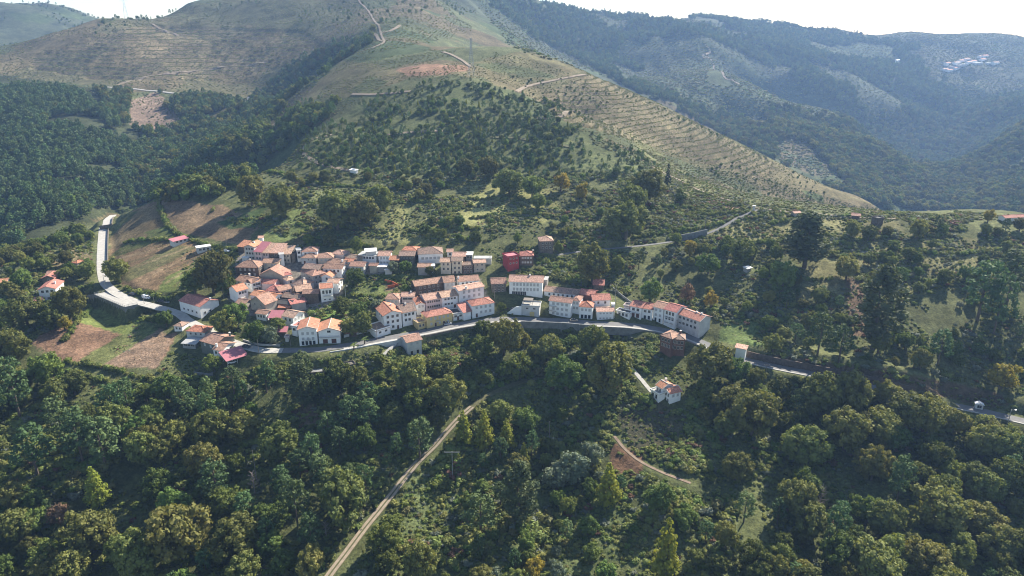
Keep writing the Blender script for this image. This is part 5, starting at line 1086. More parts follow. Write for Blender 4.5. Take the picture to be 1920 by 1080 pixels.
# ---- the trees that stand out in the photo
for a in (
 ('chestnut', 215, 503, 42, 'round olive-green tree beside the upper road at the corner of the dry field'),
 ('chestnut', 395, 512, 72, 'big dark spreading tree between the dry field and the dark brown house'),
 ('oak', 362, 527, 40, 'smaller green tree at the left foot of the big dark spreading tree'),
 ('oak', 425, 535, 34, 'bushy green tree between the big dark tree and the white corner house'),
 ('chestnut', 630, 388, 72, 'broad dark brownish tree, left of the wide pair above the village'),
 ('chestnut', 672, 392, 64, 'broad brownish tree, right of the wide pair above the village'),
 ('chestnut', 708, 372, 44, 'rounded tree right behind the wide brownish pair above the village'),
 ('chestnut', 530, 372, 56, 'dark rounded tree left of the bright sloping field above the village'),
 ('chestnut', 468, 350, 60, 'wide dark tree at the left hill edge above the gorse patch'),
 ('chestnut', 875, 313, 30, 'small upright olive tree-crown, left of the two standing on the knoll foot'),
 ('chestnut', 917, 313, 38, 'upright brown-green tree, right of the two standing on the knoll foot'),
 ('chestnut', 955, 336, 48, 'tall pale green tree at the left of the row below the knoll'),
 ('oak', 998, 345, 44, 'green tree in the middle of the row below the knoll'),
 ('gold', 1052, 338, 30, 'yellowing tree at the right of the row below the knoll'),
 ('gold', 1090, 358, 26, 'smaller yellowing tree right of the row below the knoll'),
 ('oak', 1010, 375, 30, 'dark round tree on the terrace below the knoll row'),
 ('chestnut', 1175, 410, 64, 'dark round tree, lower of the big pair on the right terraces'),
 ('chestnut', 1190, 378, 60, 'olive-brown round tree, upper of the big pair on the right terraces'),
 ('chestnut', 1215, 343, 66, 'large brownish tree beside the pale hill track near the cypress'),
 ('cypress', 1253, 327, 11, 'single dark narrow cypress on the right shoulder of the hill'),
 ('chestnut', 1112, 488, 72, 'large round dark tree on the bank right of the red house'),
 ('oak', 1160, 494, 26, 'small upright tree right of the large round dark tree'),
 ('chestnut', 125, 568, 52, 'spreading brownish tree left of the parking deck'),
 ('gold', 118, 603, 26, 'bright yellow tree at the edge of the reddish field'),
 ('oak', 92, 592, 44, 'dark green tree between the chalet and the yellow tree'),
 ('chestnut', 45, 580, 56, 'dark broad tree below the chalet-like house'),
 ('oak', 40, 520, 40, 'round dark tree beside the cottage at the left edge'),
 ('chestnut', 158, 505, 34, 'brownish tree left of the upper road bend'),
 ('oak', 310, 597, 30, 'dark tree right of the parking deck beside the street lamps'),
 ('chestnut', 20, 650, 66, 'round olive tree at the left edge below the gardens'),
 ('oak', 85, 692, 60, 'green round tree at the lower left corner of the reddish field'),
 ('oak', 590, 455, 0, '')[:0],
 ('oak', 578, 447, 22, 'dark round garden tree behind the village square, left one'),
 ('oak', 618, 447, 26, 'dark round garden tree behind the village square, right one'),
 ('oak', 668, 458, 26, 'dark tree left of the white pavilion roof'),
 ('olive', 740, 455, 14, 'small grey olive tree, right of the two above the pink gable house'),
 ('olive', 722, 456, 14, 'small grey olive tree, left of the two above the pink gable house'),
 ('oak', 760, 497, 24, 'dark green tree in front of the ruined orange roof'),
 ('silver', 735, 499, 22, 'pale leafy tree in front of the grey stone house'),
 ('oak', 806, 507, 20, 'small dark tree against the low grey house'),
 ('oak', 668, 520, 30, 'leafy tree at the right edge of the cluster beside the pale roofed house'),
 ('oak', 640, 572, 34, 'grey-green tree beside the arched doorway house'),
 ('oak', 672, 580, 36, 'dark conical garden tree right of the bright green garden'),
 ('silver', 705, 575, 28, 'silvery tree above the big red gable house'),
 ('chestnut', 680, 606, 40, 'olive-green tree left of the big red gable house, right of two'),
 ('chestnut', 655, 610, 34, 'brownish tree left of the big red gable house, left of two'),
 ('oak', 440, 590, 44, 'dark leafy tree below the russet roofed house'),
 ('chestnut', 420, 603, 44, 'olive tree right of the white house by the road'),
 ('oak', 478, 622, 42, 'green tree in the garden above the street bend, left one'),
 ('silver', 505, 626, 36, 'pale leafy tree in the garden above the street bend, middle one'),
 ('oak', 520, 606, 30, 'dark tree below the curved crimson canopy'),
 ('oak', 400, 680, 30, 'dark tree hugging the crimson carport house'),
 ('oak', 940, 575, 16, 'rounded shrub-like tree in the villa garden'),
 ('oak', 905, 612, 34, 'olive-topped tree rising to the street edge below the red hipped roof'),
 ('chestnut', 945, 632, 60, 'broad tree rising to the street edge, centre of the clump'),
 ('oak', 900, 650, 50, 'dark tree below the rubble wall, left of the clump'),
 ('chestnut', 1028, 650, 52, 'grey-green round tree below the grey concrete wall'),
 ('oak', 975, 685, 46, 'green tree standing lower down the gully clump'),
 ('chestnut', 1110, 636, 60, 'yellow-green tree rising to the street below the pyramid roof'),
 ('chestnut', 1145, 688, 84, 'large bright green tree left of the white driveway'),
 ('oak', 1062, 698, 64, 'green tree above the end of the dirt track'),
 ('chestnut', 1335, 676, 74, 'large olive tree right of the brick house, left of two'),
 ('oak', 1378, 690, 54, 'dark green tree under the white transformer tower'),
 ('chestnut', 820, 690, 54, 'tall olive tree right of the whitewashed stone house'),
 ('chestnut', 770, 705, 66, 'round brownish tree below the whitewashed stone house'),
 ('chestnut', 668, 712, 58, 'round olive tree standing above the flat ruins'),
 ('eucalyptus', 562, 716, 44, 'tall dark eucalyptus below the street left of the flat ruins', None, 95),
 ('chestnut', 735, 772, 44, 'round russet-green tree left of the dirt track top'),
 ('chestnut', 840, 735, 60, 'large olive tree beside the top bend of the dirt track'),
 ('gold', 802, 722, 20, 'small bright yellow tree among the olive crowns'),
 ('pine', 785, 812, 52, 'bluish pine left of the dirt track'),
 ('oak', 682, 822, 48, 'round green tree on the bank left of the dirt track'),
 ('chestnut', 398, 798, 64, 'rounded brown-olive crown, left of the pair in the middle wood'),
 ('chestnut', 452, 797, 60, 'rounded olive crown, right of the pair in the middle wood'),
 ('chestnut', 385, 862, 74, 'large round olive crown in the heart of the left wood'),
 ('oak', 440, 870, 44, 'bright green crown beside the large round olive crown'),
 ('chestnut', 520, 832, 68, 'broad crown above the slope of the left wood'),
 ('chestnut', 640, 925, 104, 'very large brownish crown left of the dirt track'),
 ('pine', 552, 935, 58, 'light green pine left of the very large brownish crown'),
 ('chestnut', 172, 990, 84, 'broad crown in the lower left wood near the russet one'),
 ('chestnut', 335, 1000, 104, 'very large olive crown at the bottom left'),
 ('chestnut', 260, 1040, 100, 'large olive crown at the bottom edge left of the very large one'),
 ('chestnut', 440, 1000, 88, 'large round crown at the bottom right of the very large olive one'),
 ('chestnut', 582, 1052, 56, 'round crown beside the dirt track at the bottom edge'),
 ('oak', 530, 1050, 44, 'small green crown at the bottom edge left of the dirt track'),
 ('pine', 140, 800, 74, 'dense dark pine in the left wood, middle of the stand'), ('pine', 185, 815, 66, 'dense dark pine at the right of the left stand'),
 ('pine', 20, 720, 70, 'dark pine at the left picture edge, topmost'), ('pine', 55, 830, 66, 'dark pine at the left edge below the topmost'), ('pine', 105, 770, 64, 'dark pine in the left stand, highest on the slope'),
 ('russet', 108, 962, 40, 'bare reddish tree in the lower left wood'),
 ('lime', 178, 912, 40, 'yellow-green tree in the left wood'),
 ('chestnut', 1415, 770, 84, 'large brown-olive crown in the right wood below the white tower'), ('chestnut', 1365, 745, 56, 'left edge crown of the right wood'),
 ('chestnut', 1545, 738, 84, 'large green crown against the road in the right wood'), ('chestnut', 1598, 735, 70, 'large crown right of the big green one against the road'),
 ('oak', 1463, 728, 44, 'grey-green round crown against the road'), ('chestnut', 1665, 735, 54, 'round crown beside the road in the right wood'),
 ('chestnut', 1700, 765, 70, 'broad crown right of the road curve'), ('chestnut', 1745, 780, 64, 'last broad crown before the wayside shrine'),
 ('chestnut', 1590, 800, 84, 'big crown in the middle of the right wood, upper'), ('chestnut', 1510, 830, 84, 'big crown in the middle of the right wood, left'), ('chestnut', 1640, 868, 62, 'paler brown crown in the middle of the right wood, lower'),
 ('pine', 1692, 890, 56, 'pale pine at the right of the right wood'), ('chestnut', 1770, 955, 84, 'spreading tawny crown near the lower right bank'), ('pine', 1575, 968, 50, 'pale green pine in the lower right wood'),
 ('chestnut', 1650, 1062, 96, 'large tawny crown at the bottom edge right'), ('oak', 1412, 1040, 56, 'green crown at the bottom edge of the right wood'), ('lime', 1250, 1035, 62, 'bright green tapering tree at the bottom right of the gully'),
 ('lime', 1142, 905, 46, 'bright yellow-green conical tree beside the path in the gully'), ('eucalyptus', 975, 925, 74, 'tall drooping brownish eucalyptus in the gully', None, 120), ('pine', 900, 945, 60, 'pale green pine in the gully centre'),
 ('lime', 868, 798, 34, 'yellow-green conical tree of the track clump, leftmost'), ('lime', 908, 808, 36, 'yellow-green conical tree of the track clump, middle'), ('lime', 950, 812, 30, 'yellow-green conical tree of the track clump, third'), ('lime', 982, 848, 24, 'yellow-green conical tree of the track clump, lowest'),
 ('chestnut', 940, 770, 44, 'round olive tree behind the conical track clump'), ('oak', 985, 782, 50, 'round green tree at the right of the conical track clump'),
 ('silver', 1075, 868, 60, 'large silvery mimosa, left of the gully group'), ('silver', 1112, 850, 44, 'silvery mimosa, upper right of the gully group'), ('silver', 1045, 890, 50, 'silvery mimosa, lower left of the gully group'),
 ('oak', 1052, 772, 34, 'lone green tree in the dark upper gully'), ('oak', 720, 1010, 54, 'dark green tree right of the dirt track at the bottom'), ('chestnut', 785, 1052, 70, 'round olive tree right of the dirt track at the bottom edge'),
 ('gold', 1000, 1070, 40, 'yellow tree at the bottom edge centre'), ('silver', 1045, 1065, 44, 'grey-green willow at the bottom edge centre'), ('oak', 1235, 930, 56, 'light green leafy tree below the path in the gully'), ('oak', 1285, 965, 44, 'pale leafy tree under the path end'),
 ('eucalyptus', 1517, 440, 84, 'tall dark eucalyptus standing on the right bench', None, 108), ('eucalyptus', 1655, 562, 84, 'very tall dark eucalyptus in the middle of the right slope', None, 165),
 ('pine', 1850, 530, 70, 'tall open pine on the upper right slope, left of three'), ('pine', 1880, 560, 66, 'tall open pine on the upper right slope, middle of three'), ('pine', 1905, 500, 66, 'tall open pine on the upper right slope, right of three'),
 ('pine', 1768, 640, 44, 'pale pine beside the cut slope on the right'), ('gold', 1882, 700, 46, 'yellow-green pyramidal tree above the road at the right'), ('chestnut', 1452, 640, 36, 'light green tree below the fern garden'),
 ('pine', 1540, 620, 48, 'slender pine on the right slope above the road, left'), ('pine', 1580, 635, 46, 'slender pine on the right slope above the road, right'), ('oak', 1650, 640, 40, 'round tree at the foot of the very tall eucalyptus'),
 ('chestnut', 1590, 500, 44, 'dark round tree left of the very tall eucalyptus'), ('chestnut', 1600, 430, 30, 'pale olive tree, left of two on the bench meadow'), ('chestnut', 1630, 435, 28, 'darker olive tree, right of two on the bench meadow'), ('chestnut', 1725, 425, 36, 'olive-brown tree on the bench crest'),
 ('gold', 1855, 402, 24, 'yellow tree against the far valley on the bench crest'), ('oak', 1470, 515, 56, 'dark green tree on the right slope garden, right'), ('oak', 1330, 490, 40, 'dark tree on the right slope, below the concrete wall'), ('gold', 1295, 463, 26, 'yellow-green tree right under the concrete wall'),
 ('russet', 1290, 548, 34, 'russet shrubby tree above the terraced row'), ('oak', 1220, 545, 40, 'dark round tree in shade above the terraced row'), ('gold', 1335, 560, 26, 'yellowish tree above the terraced row end'), ('oak', 1390, 470, 44, 'dark tree at the middle of the right slope garden'),
):
    if a: tree_at(*a)
def dead_mesh():
    q = np.random.default_rng(3); mb = MB(); mb.tube((0, 0, -1), (.2, 0, 8.5), .22, .05, 6)
    for k in range(26):
        z = 2 + 6 * (k + .5) / 26; a = k * 2.39996; L = 2.6 * (1 - z / 10.5) + .4; e = (L * math.cos(a), L * math.sin(a), z + L * .55)
        mb.tube((0, 0, z), e, .07, .02, 4)
        for t in (.45, .7): mb.tube((e[0] * t, e[1] * t, z + L * .55 * t), (e[0] * (t + .25) + q.uniform(-.6, .6), e[1] * (t + .25) + q.uniform(-.6, .6), z + L * .55 * t + .7), .035, .012, 4)
    return mb.mesh('bare_branches', mat('dead_wood', (.30, .25, .22), 1, .3, 2))
dm = dead_mesh()
for px, py, s, lb in ((1535, 955, 1.3, 'pale bare dead tree in the dark lower right wood'), (478, 925, 1.2, 'pale bare dead tree in the left wood'), (1560, 300, 0, ''), (612, 1010, .9, 'small bare tree beside the dirt track')):
    if s: p = spot(px, py); r_ = empty('dead_tree', tuple(p)); tag(r_, lb, 'dead tree'); link('trunk', dm, r_); r_.scale = (s,) * 3; TREES.append((p[0], p[1], 2))
# palms in the street garden
def frond_mesh():
    mb = MB()
    for k in range(16):
        a = k * 2.39996; t = .25 + .75 * (k % 4) / 3; pts = []
        for j in range(6):
            u = j / 5; R = 2.2 * u; z = t * 1.4 * u * (1.3 - 1.15 * u * (1.2 - .4 * t)) - u * u * .9 * (1 - t); pts.append(Vector((R * math.cos(a), R * math.sin(a), z)))
        s = Vector((-math.sin(a), math.cos(a), 0))
        for j in range(5):
            w0, w1 = .34 * (1 - j / 5.5), .34 * (1 - (j + 1) / 5.5)
            mb.face([pts[j] - s * w0, pts[j] + Vector((0, 0, .1)), pts[j + 1] + Vector((0, 0, .1)), pts[j + 1] - s * w1]); mb.face([pts[j] + Vector((0, 0, .1)), pts[j] + s * w0, pts[j + 1] + s * w1, pts[j + 1] + Vector((0, 0, .1))])
    return mb.mesh('palm_fronds', LM['oak'])
pf = frond_mesh(); mb = MB(); mb.tube((0, 0, -.5), (0, 0, 2.2), .3, .24, 8); pt = mb.mesh('palm_trunk', M['bark'])
for px, py, lb in ((664, 656, 'small palm beside the street parapet, left one'), (684, 645, 'small palm beside the street parapet, right one')):
    p = spot(px, py); r_ = empty('palm_tree', tuple(p)); tag(r_, lb, 'palm'); link('trunk', pt, r_); link('crown', pf, r_, (0, 0, 2.15)); r_.scale = (1.15,) * 3; TREES.append((p[0], p[1], 2))

# ---- woods: single trees nearest the lens, the rest as masses
cand = []      # (x, y, kind, scale, zone)
def wood(zone, poly, sp, mix, s0, s1, lo=150, hi=520, noise=None, up=8, seed=0, keep=True):
    x, y, z = scatter(poly, sp, lo, hi, up=up, noise=noise, seed=seed, keep=keep)
    r = np.random.default_rng(seed + 3); ks = list(mix); pr = np.array([mix[k] for k in ks], float); pr /= pr.sum()
    cl = fbm(x, y, 35, 2, 33 + seed) * 1.2 + r.uniform(-.5, .5, len(x))
    order = np.argsort(np.argsort(cl)) / max(1, len(x)); cum = np.cumsum(pr)
    for i in range(len(x)): cand.append((x[i], y[i], ks[int(np.searchsorted(cum, order[i]).clip(0, len(ks) - 1))], r.uniform(s0, s1), zone))
wood('the left wood', [(-300, 660), (0, 655), (110, 700), (310, 742), (420, 710), (560, 712), (700, 735), (760, 770), (835, 770), (860, 790), (790, 850), (700, 935), (600, 1090), (560, 1300), (-400, 1300), (-400, 800)], 8.2, dict(pine=.3, oak=.27, chestnut=.43), .5, 1.4, noise=(26, -.2), seed=1)
wood('the gully below the street', [(850, 640), (900, 620), (1000, 640), (1100, 650), (1190, 700), (1170, 760), (1020, 705), (960, 715), (900, 745), (870, 700)], 7.5, dict(oak=.6, chestnut=.4), .5, .9, noise=(25, -.3), seed=2)
wood('the gully right of the dirt track', [(700, 1300), (690, 1040), (800, 920), (880, 850), (1000, 830), (1130, 880), (1330, 930), (1500, 1090), (1500, 1300)], 9.5, dict(oak=.4, silver=.15, pine=.2, chestnut=.25), .45, .85, noise=(25, -.12), seed=3)
wood('the right wood', [(1300, 700), (1400, 690), (1480, 715), (1600, 720), (1730, 760), (1820, 800), (2300, 850), (2400, 1300), (1480, 1300), (1420, 1040), (1340, 925), (1330, 820)], 8.4, dict(oak=.3, chestnut=.55, pine=.15), .5, 1.4, noise=(26, -.22), seed=4)
wood('the upper right slope', [(1200, 470), (1340, 450), (1500, 480), (1700, 430), (2300, 440), (2400, 770), (1900, 730), (1700, 700), (1450, 655), (1330, 600), (1250, 560), (1160, 520)], 8.4, dict(oak=.4, olive=.25, chestnut=.15, pine=.2), .36, .9, lo=270, hi=470, noise=(30, -.12), seed=5)
wood('the terraces above the village', [(470, 330), (700, 330), (1250, 335), (1320, 400), (1220, 470), (1050, 470), (940, 460), (780, 452), (560, 448), (480, 420), (430, 370)], 8.5, dict(oak=.5, olive=.3, chestnut=.2), .35, .75, lo=370, hi=540, noise=(30, -.05), seed=6)
wood('the gardens left of the parking deck', [(-300, 470), (60, 445), (120, 425), (180, 405), (183, 470), (172, 500), (165, 560), (120, 640), (-300, 680)], 9, dict(oak=.5, olive=.3, chestnut=.2), .5, .85, lo=280, hi=480, noise=(30, -.2), seed=7)
wood('the bank below the street', [(470, 695), (560, 680), (650, 672), (740, 660), (850, 640), (860, 690), (700, 735), (560, 712)], 7, dict(oak=.5, olive=.4, chestnut=.1), .4, .7, noise=(20, -.15), seed=8)
wood('the middle of the village', [(650, 500), (780, 515), (775, 550), (700, 600), (650, 600)], 6, dict(oak=.7, olive=.3), .3, .5, seed=9, keep=False, noise=(15, -.1))
ta = np.array(TREES); kept = []
for c in cand:
    w_ = KINDS[c[2]][0] * c[3] * .5
    d = np.hypot(ta[:, 0] - c[0], ta[:, 1] - c[1])
    if (d < (ta[:, 2] + w_) * .72).any(): continue
    kept.append(c)
kept.sort(key=lambda c: c[1]); used_ = {k: v for k, v in tcount.items()}; rest = {}
LOOK = {'chestnut': 'olive-brown rounded chestnut crown', 'oak': 'leafy green broadleaf tree', 'pine': 'bluish-green pine', 'olive': 'small grey-green olive tree', 'silver': 'pale silvery leaved tree'}
for x, y, k, s, zn in kept:
    px_, py_ = project(x, y, float(H(x, y)) + 4)
    infr = -30 < px_ < 1950 and py_ < 1120
    if infr and used_.get(k, 0) < 285:
        used_[k] = used_.get(k, 0) + 1; tree(k, x, y, s, f'{LOOK[k]} among others in {zn}', f'{LOOK[k]}s in {zn}')
    else: rest.setdefault(k, []).append((x, y, s))
for k, v in rest.items():
    v = np.array(v); mass('distant_wood', np.c_[v[:, 0], v[:, 1], H(v[:, 0], v[:, 1])], v[:, 2], KINDS[k][3], f'further {NAMES[k][1]}s thickening the near woods', 'wood')

# ---- undergrowth, hedges and gardens near the village
def cover(name, polys, sp, s0, s1, meshes, label, cat, lo=150, hi=520, noise=None, seed=0, keep=False, pick=None, squash=.8):
    P_ = []
    for q in polys:
        x, y, z = scatter(q, sp, lo, hi, up=1.5, noise=noise, seed=seed, keep=keep); P_.append(np.c_[x, y, z])
    P_ = np.vstack(P_); r = np.random.default_rng(seed + 9)
    n = len(P_); mass(name, P_ - (0, 0, .15), r.uniform(s0, s1, n) * (1 + fbm(P_[:, 0], P_[:, 1], 12, 2, 77)), meshes, label, cat, idx=None if pick is None else r.choice(len(meshes), n, p=pick), squash=squash); return n
nn = cover('undergrowth', [[(-300, 690), (60, 700), (300, 728), (470, 695), (640, 675), (760, 665), (880, 630), (1190, 640), (1330, 660), (1700, 750), (2300, 830), (2400, 1300), (-400, 1300)]], 2.3, .7, 1.9, BUSH, 'bramble and fern undergrowth on the slope below the village street', 'undergrowth', noise=(22, -.35), seed=21, keep=True, pick=[.28, .22, .2, .1, .12, .02, .06])
nn2 = cover('slope_scrub', [[(1060, 430), (1180, 330), (1250, 335), (1330, 360), (1420, 384), (1560, 396), (1700, 402), (2300, 402), (2400, 780), (1900, 735), (1640, 690), (1450, 660), (1340, 600), (1200, 560), (1050, 530)]], 2.3, .5, 1.5, BUSH, 'mixed scrub and rough grass tussocks over the right slope', 'scrub', lo=260, hi=560, noise=(26, -.2), seed=22, pick=[.22, .18, .12, .22, .1, .04, .12])
nn3 = cover('terrace_scrub', [[(430, 350), (700, 325), (1250, 330), (1420, 395), (1300, 430), (1150, 470), (1040, 470), (940, 462), (780, 452), (560, 448), (480, 430), (400, 400)]], 2.5, .5, 1.5, BUSH, 'bushes and hedges on the terraces above the village', 'scrub', lo=370, hi=560, noise=(24, -.3), seed=23, pick=[.2, .15, .2, .22, .08, .03, .12])
nn4 = cover('garden_scrub', [[(-300, 480), (60, 450), (110, 430), (182, 405), (184, 470), (175, 510), (165, 560), (130, 600), (60, 640), (-300, 690)], [(480, 600), (540, 610), (530, 650), (460, 640), (400, 600)], [(650, 500), (790, 515), (780, 560), (720, 600), (640, 600)], [(575, 575), (662, 560), (640, 612), (575, 612)], [(340, 470), (450, 470), (440, 560), (350, 545)], [(1050, 470), (1190, 470), (1180, 560), (1050, 530)], [(470, 690), (560, 672), (660, 668), (760, 650), (850, 640), (850, 690), (600, 730), (470, 715)], [(1110, 640), (1235, 625), (1240, 680), (1330, 690), (1300, 770), (1180, 680)], [(1090, 870), (1250, 895), (1260, 1100), (1030, 1100)], [(1130, 745), (1220, 765), (1330, 800), (1320, 900), (1160, 850)], [(850, 600), (1130, 612), (1190, 640), (900, 660)], [(1440, 655), (1700, 705), (1900, 745), (1900, 790), (1700, 730), (1440, 690)], [(690, 960), (870, 810), (1000, 850), (900, 1100), (660, 1100)]], 2.1, .5, 1.3, BUSH, 'garden shrubs and vegetables between the houses', 'shrubs', lo=200, hi=470, noise=(15, -.4), seed=24, pick=[.3, .2, .25, .05, .1, .02, .08])
cover('bank_shrubs', [[(465, 688), (640, 668), (760, 652), (850, 638), (850, 690), (600, 722), (465, 718)], [(1115, 640), (1235, 632), (1235, 685), (1330, 690), (1300, 720), (1190, 690)], [(910, 468), (1060, 458), (1110, 470), (1110, 535), (1020, 523), (950, 520)], [(330, 655), (420, 690), (400, 705), (300, 700)], [(655, 505), (780, 515), (775, 528), (655, 540)], [(1030, 585), (1080, 590), (1060, 596), (1020, 594)], [(925, 575), (975, 575), (965, 590), (925, 592)]], 1.9, .7, 1.6, BUSH, 'dense shrubs on the banks and gardens around the houses', 'shrubs', lo=200, hi=470, noise=(14, -.5), seed=25, pick=[.3, .25, .28, .05, .08, .01, .03])
def rowof(name, lines, sp, s0, s1, meshes, label, cat='hedge', pick=None):
    P_ = []
    for pix in lines:
        pl = line(pix, 2, sp); r = np.random.default_rng(len(pl)); pl[:, :2] += r.uniform(-.8, .8, (len(pl), 2)); pl[:, 2] = H(pl[:, 0], pl[:, 1]) - .1; P_.append(pl)
    P_ = np.vstack(P_); P_ = P_[~blocked(P_[:, 0], P_[:, 1])]; r = np.random.default_rng(5); n = len(P_)
    mass(name, P_, r.uniform(s0, s1, n), meshes, label, cat, idx=None if pick is None else r.choice(len(meshes), n, p=pick))
rowof('hedge', [[(298, 378), (303, 400), (318, 425), (345, 445), (400, 463), (445, 470)], [(205, 520), (240, 545), (300, 556), (345, 552)], [(120, 680), (200, 690), (300, 715), (390, 705)], [(60, 690), (160, 705), (300, 730), (400, 712)], [(770, 377), (830, 383), (880, 388)], [(760, 435), (850, 428), (900, 430)], [(800, 445), (900, 452), (930, 445)], [(1190, 445), (1260, 435), (1330, 425), (1390, 405)], [(1290, 400), (1350, 402), (1410, 398)], [(1440, 420), (1480, 415)], [(440, 330), (520, 325), (600, 345), (690, 352)], [(235, 455), (280, 450), (330, 452)], [(560, 466), (640, 460), (700, 462)], [(655, 555), (720, 556), (780, 553)], [(1110, 510), (1060, 500), (1045, 480)], [(170, 575), (140, 610), (120, 640)], [(245, 608), (270, 600), (300, 605)], [(1330, 472), (1400, 457), (1470, 452)], [(1530, 438), (1600, 449), (1690, 445)], [(1490, 476), (1560, 481), (1640, 478)], [(1700, 470), (1780, 478), (1880, 470)], [(1480, 520), (1520, 527), (1560, 524)], [(880, 410), (960, 402), (1040, 406)], [(880, 373), (960, 375), (1030, 381)], [(1040, 440), (1100, 430), (1160, 425)], [(1240, 386), (1300, 393), (1350, 401)], [(600, 420), (660, 428), (700, 430)], [(1690, 520), (1760, 530), (1830, 525)]], 1.5, 1.0, 2.0, BUSH[:3], 'dark hedges and scrubby banks along the field edges')
# grass in the open ground
GR = [cloud('tuft', [((0, 0, .1), (.5, .5, .25))], 40, .16, LM[m_], s, core=.7, up=.6) for s, m_ in enumerate(('scrub', 'bush', 'olive', 'russet'))]
DRYM = leafmat('dry_grass', (.27, .20, .115), (.19, .135, .08), .25, .1)
DG = [cloud('dry_tuft', [((0, 0, .1), (.6, .5, .28))], 40, .17, DRYM, s, core=.7, up=.6) for s in range(2)]
cover('field_grass', [[(205, 470), (290, 452), (345, 450), (405, 475), (350, 547), (240, 542), (205, 512)], [(206, 445), (262, 393), (300, 385), (312, 430), (345, 452), (210, 475)], [(250, 395), (300, 372), (420, 385), (490, 420), (455, 462), (340, 436)], [(55, 640), (130, 603), (215, 622), (330, 622), (315, 660), (292, 692), (120, 677)]], 1.15, .35, .9, DG + GR[:1], 'dry grass tufts in the left fields', 'grass', lo=270, hi=520, noise=(9, -.02), seed=31)
cover('meadow_grass', [[(700, 460), (735, 380), (1050, 345), (1060, 430), (900, 460)], [(1330, 405), (1700, 410), (1720, 560), (1500, 560), (1480, 480), (1330, 445)], [(575, 575), (662, 560), (640, 612), (575, 612)], [(1350, 600), (1440, 598), (1445, 650), (1350, 640)], [(150, 672), (270, 600), (317, 610), (190, 688)]], 1.9, .5, 1.4, GR, 'rough grass tussocks on the terraces and gardens', 'grass', lo=280, hi=560, noise=(9, -.1), seed=32)
